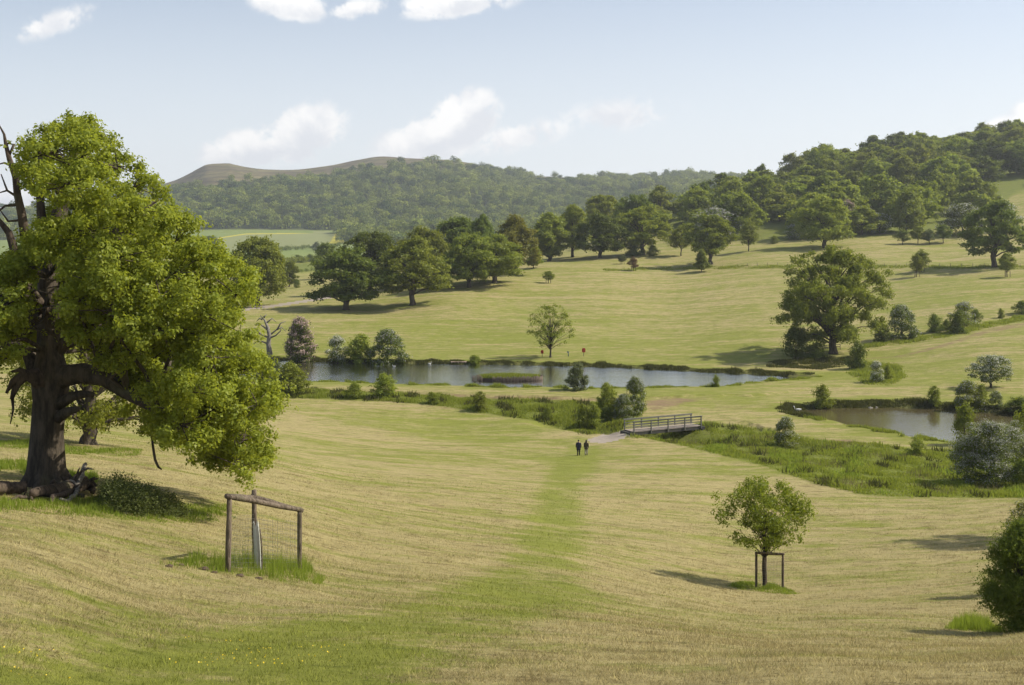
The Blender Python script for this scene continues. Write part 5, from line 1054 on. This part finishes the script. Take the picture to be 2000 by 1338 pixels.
def mown():
    rng = np.random.default_rng(40); N = 330000; u_ = rng.random(N); d_ = 9.5 * (90 / 9.5) ** (u_ ** 1.3); p = rng.uniform(-120, 2120, N); x = (p - CX) / F * d_
    lenx = rng.uniform(.035, .085, N) * (1 + .35 * np.clip(waves(x, d_, .9, 81), -.8, 2)) * np.sqrt(d_ / 14)
    blades('mown_grass', x, d_, lenx, .011 * np.sqrt(d_ / 12) * np.ones(N), m_hay, 'short mown grass and dry clippings of the near slope', seed=41, per=1, gattr=0.0, lean=.6, lay=.35, spread=0)
    # dry hay clumps
    M = 5200; d2 = 10 * (85 / 10) ** (rng.random(M) ** 1.15); p2 = rng.uniform(-60, 2060, M); x2 = (p2 - CX) / F * d2; gi = g[np.clip(np.searchsorted(DD, d2), 0, ND - 1), np.clip(np.searchsorted(PX, p2), 0, NP_ - 1)]
    k = (gi + rng.normal(size=M) * .12 < .62) & (waves(x2 * .35, d2 * 1.6, 2.4, 83) > -.1); x2, d2 = x2[k], d2[k]; ci = np.repeat(np.arange(len(x2)), 40); sp_ = (rng.uniform(.05, .20, len(x2)) * np.sqrt(d2 / 16))[ci]
    blades('hay_clumps', x2[ci] + rng.normal(size=len(ci)) * sp_ * 1.6, d2[ci] + rng.normal(size=len(ci)) * sp_ * .6, np.full(len(ci), .11) * np.sqrt(d2[ci] / 16), .012 * np.sqrt(d2[ci] / 16), G_HAY, 'dry raked hay clumps left on the mown slope', seed=42, per=1, lean=.5, lay=.75, spread=0)
    # buttercups
    x3, y3 = scatter([(-20, 1225), (250, 1245), (500, 1262), (600, 1230), (800, 1300), (560, 1338), (-20, 1338)], 330, 43, 9.5, 30); q = np.stack([x3, y3, zat(x3, y3) + .075], -1); k = waves(x3, y3, 2.5, 84) > 0; q = q[k]
    V, Fc = cards(q, unit(rng.normal(size=q.shape) * .4 + (0, -.5, 1)), rng.uniform(.007, .012, len(q)), rng, .95)
    tag(link('buttercups', fast_mesh('buttercups', V, Fc, False, [M_BUTTER])), 'yellow buttercups dotting the green grass at lower left', 'flowers', None, 'stuff')
mown()
def clod(px_, row, s, label, name='turf_clod'):
    s *= .72
    x, y, z = hit(px_, row); r = random.Random(int(px_ * 7 + row)); V = []; n1, n2 = 9, 5
    for i in range(n2 + 1):
        for j in range(n1):
            a = 2 * pi * j / n1; t = i / n2; rr = sin(pi * (.12 + .88 * t) if t < 1 else 0) if False else sqrt(max(0, 1 - (t * 2 - 1) ** 2)) * .9 + .05
            k = s * (1 + r.uniform(-.28, .28)); V.append((cos(a) * rr * k * 1.5, sin(a) * rr * k, (t * 2 - 1) * .6 * k + .2 * s))
    Fc = [(i * n1 + j, i * n1 + (j + 1) % n1, (i + 1) * n1 + (j + 1) % n1, (i + 1) * n1 + j) for i in range(n2) for j in range(n1)] + [tuple(range(n1))[::-1], tuple(n2 * n1 + j for j in range(n1))]
    o = MB().add(V, Fc).build(name, M_SOIL); o.location = (x, y, z); return tag(o, label, 'clod', 'dug turf clods by the left tree guard')
for a, b, s, lab in ((330, 1107, .10, 'dark soil clod at the left tip of the guard grass tuft'), (352, 1105, .09, 'upturned turf clod second along from the tip of the guard tuft'), (398, 1113, .13, 'biggest dug clod left of the front guard post'), (418, 1119, .08, 'small clod touching the front guard post grass'), (468, 1126, .11, 'flat clod between the front post and the white tube'), (505, 1131, .10, 'soil clod in front of the white tube')):
    clod(a, b, s, lab)

# ------------------------------------------------------------------ footbridge
def bridge():
    z0 = -22.08; A = np.array((15.2, 128.4, z0)); B = np.array((24.6, 133.0, z0)); d = (B - A) / np.linalg.norm(B - A); L_ = np.linalg.norm(B - A); nrm = np.array((-d[1], d[0], 0)); wd = 2.1
    e = empty('footbridge', A); tag(e, 'grey timber footbridge with post and rail sides over the ditch', 'footbridge'); rz = math.atan2(d[1], d[0])
    def P(s, t, z): return d * s + nrm * t + np.array((0, 0, z))
    dk = MB(); n_ = 52
    for k in range(n_): dk.beam(P((k + .04) * L_ / n_, wd / 2, 0) - nrm * wd / 2, P((k + .04) * L_ / n_, wd / 2, 0) + nrm * wd / 2, L_ / n_ * .86, .06) if False else dk.box(P((k + .5) * L_ / n_, wd / 2, 0), (L_ / n_ * .9, wd, .07), rz)
    dk.build('deck', M_DECK, e, False)
    for t in (.12, wd - .12): MB().beam(P(-.3, t, -.25), P(L_ + .3, t, -.25), .16, .40).build('girder', M_GIRD, e, False)
    for s in (-.25, L_ + .25): MB().box(P(s, wd / 2, -.75), (.5, wd + .3, 1.3), rz).build('abutment', M_GIRD, e, False)
    for t in (-.06, wd + .06):
        for s in np.linspace(.08, L_ - .08, 5): MB().box(P(s, t, .48), (.15, .13, 1.62), rz, .02).build('post', M_RAIL, e, False)
        for z, h in ((1.22, .11), (.86, .08), (.55, .08), (.25, .08)):
            MB().beam(P(-.05, t + (.10 if t > 0 else -.10) * 0 + (.085 if t < 0 else -.085), z), P(L_ + .05, t + (.085 if t < 0 else -.085), z), .05, h).build('rail', M_RAIL, e, False)
        MB().beam(P(-.1, t, 1.32), P(L_ + .1, t, 1.32), .18, .05).build('handrail', M_RAIL, e, False)
bridge()

# ------------------------------------------------------------------ duck island, landing stage, posts, birds
def island():
    D0 = 22 * F / (742 - HY); cx0 = (995 - CX) / F * D0; D0 -= .0; e = empty('duck_island', (cx0, D0, POND1_Z)); tag(e, 'low grassy duck island ringed with weathered wooden palings in the pond', 'island')
    hx, hy = 5.7, 2.2; r = random.Random(6); mb = MB(); n_ = 40; V = []
    for k, (f, z) in enumerate(((1, -.5), (.98, .35), (.8, .62), (.4, .8), (.0, .85))):
        for j in range(n_): a = 2 * pi * j / n_; V.append((cos(a) * hx * f, sin(a) * hy * f, z + r.uniform(-.05, .05)))
    Fc = [(i * n_ + j, i * n_ + (j + 1) % n_, (i + 1) * n_ + (j + 1) % n_, (i + 1) * n_ + j) for i in range(4) for j in range(n_)]
    mb.add(V, Fc).build('bank', M_SOIL, e)
    pal = MB()
    def stake(x, y, h): pal.tube([(x, y, -.6), (x + r.uniform(-.03, .03), y, h)], [.085, .075], 6, True, .1, r)
    for j in range(150):
        a = 2 * pi * j / 150
        if 2.9 < a < 4.15: continue
        stake(cos(a) * (hx + .15), sin(a) * (hy + .1), .78 + r.uniform(-.14, .14))
    pal.build('paling_fence', POST, e); pal = MB()
    for k in range(9): stake(-hx - .9 + .22 * k, -.6 - .16 * k + r.uniform(-.1, .1), .95 + r.uniform(-.2, .15))
    pal.build('paling_fence', POST, e)
    rng = np.random.default_rng(8); m_ = 3200; a = rng.uniform(0, 6.28, m_); q = np.sqrt(rng.random(m_)); x, y = np.cos(a) * q * hx * .97, np.sin(a) * q * hy * .97; z = .85 - q * .3; h = rng.uniform(.25, .6, m_); th = rng.uniform(0, 6.28, m_)
    A = np.stack([x - np.cos(th) * .07, y - np.sin(th) * .07, z - .1], -1); B = np.stack([x + np.cos(th) * .07, y + np.sin(th) * .07, z - .1], -1); Cc = np.stack([x + rng.normal(size=m_) * .12, y + rng.normal(size=m_) * .12, z + h], -1)
    link('grass', fast_mesh('island_grass', np.stack([A, B, Cc], 1).reshape(-1, 3), np.arange(m_ * 3).reshape(-1, 3), False, [G_ROUGH]), e)
island()
def stage():
    D0 = 22 * F / 210.5; e = empty('landing_stage', ((896 - CX) / F * D0, D0, POND1_Z)); tag(e, 'low pale plank landing stage at the far edge of the pond', 'landing stage')
    b = MB()
    for k in range(11): b.box((-1.45 + k * .29, 0, .42), (.27, 1.3, .06))
    b.build('deck', M_PALE, e, False)
    for x in (-1.4, 0, 1.4): MB().tube([(x, -.5, -.6), (x, -.5, .38)], [.07, .07], 7).build('leg', M_PALE, e)
stage()
def lifebuoy(px_, row, label, s=1.0):
    x, y, z = hit(px_, row); e = empty('lifebuoy_box', (x, y, z)); tag(e, label, 'lifebuoy box', 'red lifebuoy boxes on the far bank')
    MB().box((0, 0, .5 * s), (.11, .11, 1.2 * s), 0, .015).build('post', POST, e, False)
    V = []; prof = [(-.36, .95), (-.36, 1.5), (-.30, 1.66), (-.15, 1.74), (.15, 1.74), (.30, 1.66), (.36, 1.5), (.36, .95), (.25, .86), (-.25, .86)]
    for yy_ in (-.16, .10): V += [(a * s, yy_, b * s) for a, b in prof]
    m_ = len(prof); MB().add(V, [tuple(range(m_)), tuple(range(m_, 2 * m_))[::-1]] + [(k, m_ + k, m_ + (k + 1) % m_, (k + 1) % m_) for k in range(m_)]).build('housing', M_RED, e, False)
    rg = MB(); n1, n2 = 18, 6; V = [((.24 + .05 * cos(2 * pi * j / n2)) * cos(2 * pi * i / n1) * s, -.17 + .04 * sin(2 * pi * j / n2), (1.28 + (.24 + .05 * cos(2 * pi * j / n2)) * sin(2 * pi * i / n1)) * s) for i in range(n1) for j in range(n2)]
    rg.add(V, [(i * n2 + j, ((i + 1) % n1) * n2 + j, ((i + 1) % n1) * n2 + (j + 1) % n2, i * n2 + (j + 1) % n2) for i in range(n1) for j in range(n2)]).build('ring', M_RED, e)
lifebuoy(1059, 697, 'red lifebuoy box left of the lone tree, the slimmer one', .82); lifebuoy(1140, 696, 'red lifebuoy box right of the lone tree, the larger one')
def marker():
    x, y, z = hit(1110, 696); e = empty('marker_post', (x, y, z)); tag(e, 'short blue grey marker post with small plate between tree and red box', 'post')
    MB().tube([(0, 0, -.1), (0, 0, 1.0)], [.10, .09], 8).build('post', M_BLUE, e); MB().box((-.1, -.1, .92), (.46, .05, .26)).build('plate', M_BLUE, e, False)
marker()
def fence_line(label, name, pts, gap, h, rail=False):
    W3 = [np.array(hit(a, b)) for a, b in pts]; e = empty(name, W3[0]); tag(e, label, 'fence'); o0 = W3[0]; posts = []
    for p, q in zip(W3[:-1], W3[1:]):
        n_ = max(int(np.linalg.norm((q - p)[:2]) / gap), 1)
        for k in range(n_): s = p + (q - p) * k / n_; s[2] = float(zat(s[0], s[1])); posts.append(s - o0)
    posts.append(W3[-1] - o0)
    for p in posts[:95]: MB().tube([p + (0, 0, -.2), p + (0, 0, h)], [.075, .07], 6).build('post', POST, e)
    wm = MB()
    for p, q in zip(posts[:-1], posts[1:]):
        for f in ((.55, .92) if rail else (.35, .65, .95)):
            if rail: wm.beam(p + (0, 0, h * f), q + (0, 0, h * f), .05, .12)
            else: wm.tube([p + (0, 0, h * f), q + (0, 0, h * f)], [.012, .012], 3, False)
    wm.build('rails' if rail else 'wires', POST if rail else M_WIRE, e, False)
fence_line('post and wire fence crossing the upper meadow in front of the dark layered oak', 'wire_fence', [(1440, 521), (1600, 520), (1750, 521), (1900, 521), (2040, 522)], 3.2, 1.15)
fence_line('short brown post and rail fence behind the biggest oak trunk', 'rail_fence', [(1606, 686), (1622, 684.5), (1641, 683)], 1.9, 1.25, True)

def bird(px_, row, s, white, label, cat, heading, standing=False):
    lev = POND2_Z if px_ > 1500 else POND1_Z; D = -lev * F / (row - HY); e = empty(cat, ((px_ - CX) / F * D, D, lev), heading); tag(e, label, cat); m = M_FEATHER if white else M_BIRDD; lift = .35 * s if standing else 0
    prof = [(-.62, .01, .36), (-.5, .08, .30), (-.3, .17, .24), (0, .22, .19), (.25, .20, .18), (.42, .12, .24), (.50, .075, .34), (.50, .055, .50), (.52, .05, .64), (.57, .065, .72), (.64, .075, .74), (.70, .055, .72), (.75, .02, .70)]
    MB().tube([(a * s, 0, c * s + lift) for a, r, c in prof], [r * s for a, r, c in prof], 9).build('body', m, e)
    MB().tube([(.73 * s, 0, .70 * s + lift), (.84 * s, 0, .67 * s + lift)], [.03 * s, .008 * s], 6).build('beak', M_BEAK, e)
    for sy in (-1, 1): MB().tube([(.30 * s, sy * .16 * s, .24 * s + lift), (.05 * s, sy * .21 * s, .28 * s + lift), (-.3 * s, sy * .15 * s, .32 * s + lift), (-.58 * s, sy * .05 * s, .38 * s + lift)], [.05 * s, .12 * s, .10 * s, .02 * s], 7).build('wing', m, e)
bird(1558, 803, .9, True, 'white swan at the left end of the lower pond', 'swan', 2.6); bird(770, 717, .55, True, 'white bird swimming on the upper pond below the dark hawthorn', 'duck', 3.0); bird(839, 711.5, .6, True, 'white bird by the far bank left of the landing stage', 'duck', .2)
bird(928, 747, .5, False, 'dark duck swimming in front of the palings at the left of the island', 'duck', 3.3)
def boulders():
    for a, b, s, lab in ((1700, 797, 1.0, 'pale flat stone at the middle of the lower pond far edge'), (1712, 796, .7, 'smaller pale stone right beside the flat stone at the lower pond')):
        o = clod(a, b, s * .34, lab, 'boulder'); o.data.materials[0] = M_STONE; o['category'] = 'stone'; o['group'] = 'stones at the lower pond edge'
boulders()

# ------------------------------------------------------------------ the two walkers, seen from behind
def skin_obj(name, V, E, R, m, parent, sub=2):
    me = bpy.data.meshes.new(name); me.from_pydata(V, E, []); me.materials.append(m); o = link(name, me, parent)
    sk = o.modifiers.new('skin', 'SKIN'); o.modifiers.new('sub', 'SUBSURF').levels = sub; o.modifiers['sub'].render_levels = sub
    lay = me.skin_vertices[0].data if me.skin_vertices else None
    if lay is None:
        me.skin_vertices.new() if hasattr(me.skin_vertices, 'new') else None
        lay = me.skin_vertices[0].data
    for i, r in enumerate(R): lay[i].radius = r if isinstance(r, tuple) else (r, r)
    lay[0].use_root = True; return o
def loft(name, rings, m, parent, n_=16):
    """rings: (x, y, z, half width, half depth)"""
    V = [(x + cos(2 * pi * j / n_) * a, y + sin(2 * pi * j / n_) * b, z) for x, y, z, a, b in rings for j in range(n_)]
    Fc = [(i * n_ + j, i * n_ + (j + 1) % n_, (i + 1) * n_ + (j + 1) % n_, (i + 1) * n_ + j) for i in range(len(rings) - 1) for j in range(n_)] + [tuple(range(n_))[::-1], tuple((len(rings) - 1) * n_ + j for j in range(n_))]
    return MB().add(V, Fc).build(name, m, parent)
def person(px_, row, H, label, coat, trou, long_hair, woman, heading):
    x, y, z = hit(px_, row); e = empty('person', (x, y, z), heading, (H / 1.75,) * 3); tag(e, label, 'person'); w_ = .9 if woman else 1.0
    # body: one continuous figure, walking away (+y)
    V = [(0, 0, .95), (0, .01, 1.15), (0, .01, 1.35), (0, .0, 1.47), (0, .02, 1.55), (0, .03, 1.65), (0, .03, 1.72),
         (.09, 0, .90), (.10, .10, .50), (.10, .02, .10), (.10, .15, .04), (-.09, 0, .90), (-.10, .0, .50), (-.10, -.22, .14), (-.10, -.10, .05),
         (.19 * w_, 0, 1.42), (.25 * w_, -.05, 1.14), (.25 * w_, .02, .90), (.25 * w_, .05, .80), (-.19 * w_, 0, 1.42), (-.25 * w_, .03, 1.14), (-.25 * w_, .12, .91), (-.25 * w_, .15, .81)]
    E = [(0, 1), (1, 2), (2, 3), (3, 4), (4, 5), (5, 6), (0, 7), (7, 8), (8, 9), (9, 10), (0, 11), (11, 12), (12, 13), (13, 14), (3, 15), (15, 16), (16, 17), (17, 18), (3, 19), (19, 20), (20, 21), (21, 22)]
    R = [(.15, .11), (.14, .10), (.16, .11), (.09, .08), (.055, .055), (.085, .10), (.06, .07), (.09, .09), (.065, .065), (.042, .045), (.04, .03), (.09, .09), (.065, .065), (.042, .045), (.04, .03), (.06, .06), (.048, .048), (.034, .034), (.03, .04), (.06, .06), (.048, .048), (.034, .034), (.03, .04)]
    skin_obj('body', V, E, R, M_SKIN, e)
    for sx, kn, an in ((1, .10, .02), (-1, 0, -.22)):
        loft('trouser_leg', [(sx * .09, 0, .94, .105, .115), (sx * .10, kn * .5, .72, .10, .105), (sx * .10, kn, .50, .085, .085), (sx * .10, (kn + an) / 2, .30, .075, .08), (sx * .10, an, .11, .07, .075)], trou, e, 12)
        loft('shoe', [(sx * .10, an + .05, 0 if sx > 0 else .04, .05, .13), (sx * .10, an + .05, .05 if sx > 0 else .09, .055, .135), (sx * .10, an + .01, .10 if sx > 0 else .14, .05, .07)], M_SHOE, e, 12)
    hem = .62 if not woman else .70
    loft('coat', [(0, .0, hem, .235 * w_, .17), (0, 0, .80, .225 * w_, .165), (0, .01, 1.0, .19 * w_, .145), (0, .01, 1.2, .20 * w_, .15), (0, .01, 1.36, .225 * w_, .145), (0, .01, 1.45, .18 * w_, .12), (0, .015, 1.51, .08, .085)], coat, e, 20)
    for sx, ey, hy_ in ((1, -.05, .03), (-1, .03, .12)):
        MB().tube([(sx * .17 * w_, 0, 1.43), (sx * .22 * w_, -.01, 1.36), (sx * .262 * w_, ey, 1.14), (sx * .262 * w_, hy_, .90)], [.07, .075, .066, .055], 10).build('sleeve', coat, e)
        for k in range(5):   # fingers and thumb
            fx = -.028 + .018 * k if k < 4 else 0; l_ = (.065, .078, .082, .07, .05)[k]
            b0 = np.array((sx * .255 * w_, hy_ + .03 + fx + (.03 if k == 4 else 0), .80 if k < 4 else .85)); MB().tube([b0, b0 + (-sx * .004, .006, -l_ * .55), b0 + (-sx * .018, .012, -l_)], [.0095, .009, .006], 6).build('thumb' if k == 4 else 'finger', M_SKIN, e)
    hz = [(0, .03, 1.60, .07, .085), (0, .02, 1.66, .092, .11), (0, .025, 1.72, .086, .10), (0, .03, 1.765, .05, .06)]
    if long_hair: hz = [(0, -.05, 1.36, .09, .05), (0, -.045, 1.48, .105, .06), (0, -.015, 1.58, .10, .09)] + hz[1:]
    loft('hair', hz, M_HAIR, e, 14)
    for sx in (-1, 1): MB().tube([(sx * .088, .045, 1.62), (sx * .10, .035, 1.645), (sx * .09, .03, 1.665)], [.012, .018, .012], 6).build('ear', M_SKIN, e)
    MB().tube([(0, .125, 1.665), (0, .148, 1.625), (0, .125, 1.615)], [.010, .018, .014], 6).build('nose', M_SKIN, e)
    for sx in (-1, 1): MB().tube([(sx * .034, .112, 1.668), (sx * .034, .120, 1.668)], [.011, .008], 8).build('eye', M_TROU, e)
    MB().tube([(-.025, .116, 1.59), (0, .124, 1.588), (.025, .116, 1.59)], [.006, .008, .006], 6).build('mouth', M_SKIN, e)
person(1130, 889.5, 1.74, 'person with short dark hair in long navy coat, left of the walking pair', M_COATN, M_TROU, False, False, -.05)
person(1145, 889, 1.70, 'person with long dark hair in olive coat and pale trousers, right of the walking pair', M_COATB, M_TROUP, True, True, -.08)

# ------------------------------------------------------------------ the air
hz = MB().box((0, 1500, 140), (16000, 5600, 400)); m, n = mat('haze')
pv = n.new('ShaderNodeVolumePrincipled'); pv.inputs['Color'].default_value = (.90, .94, 1.0, 1); pv.inputs['Density'].default_value = .00013; pv.inputs['Anisotropy'].default_value = .3
o_ = n.new('ShaderNodeOutputMaterial'); n.l.new(pv.outputs[0], o_.inputs['Volume'])
ho = hz.build('haze', m, None, False); ho['kind'] = 'stuff'; ho.display_type = 'WIRE'
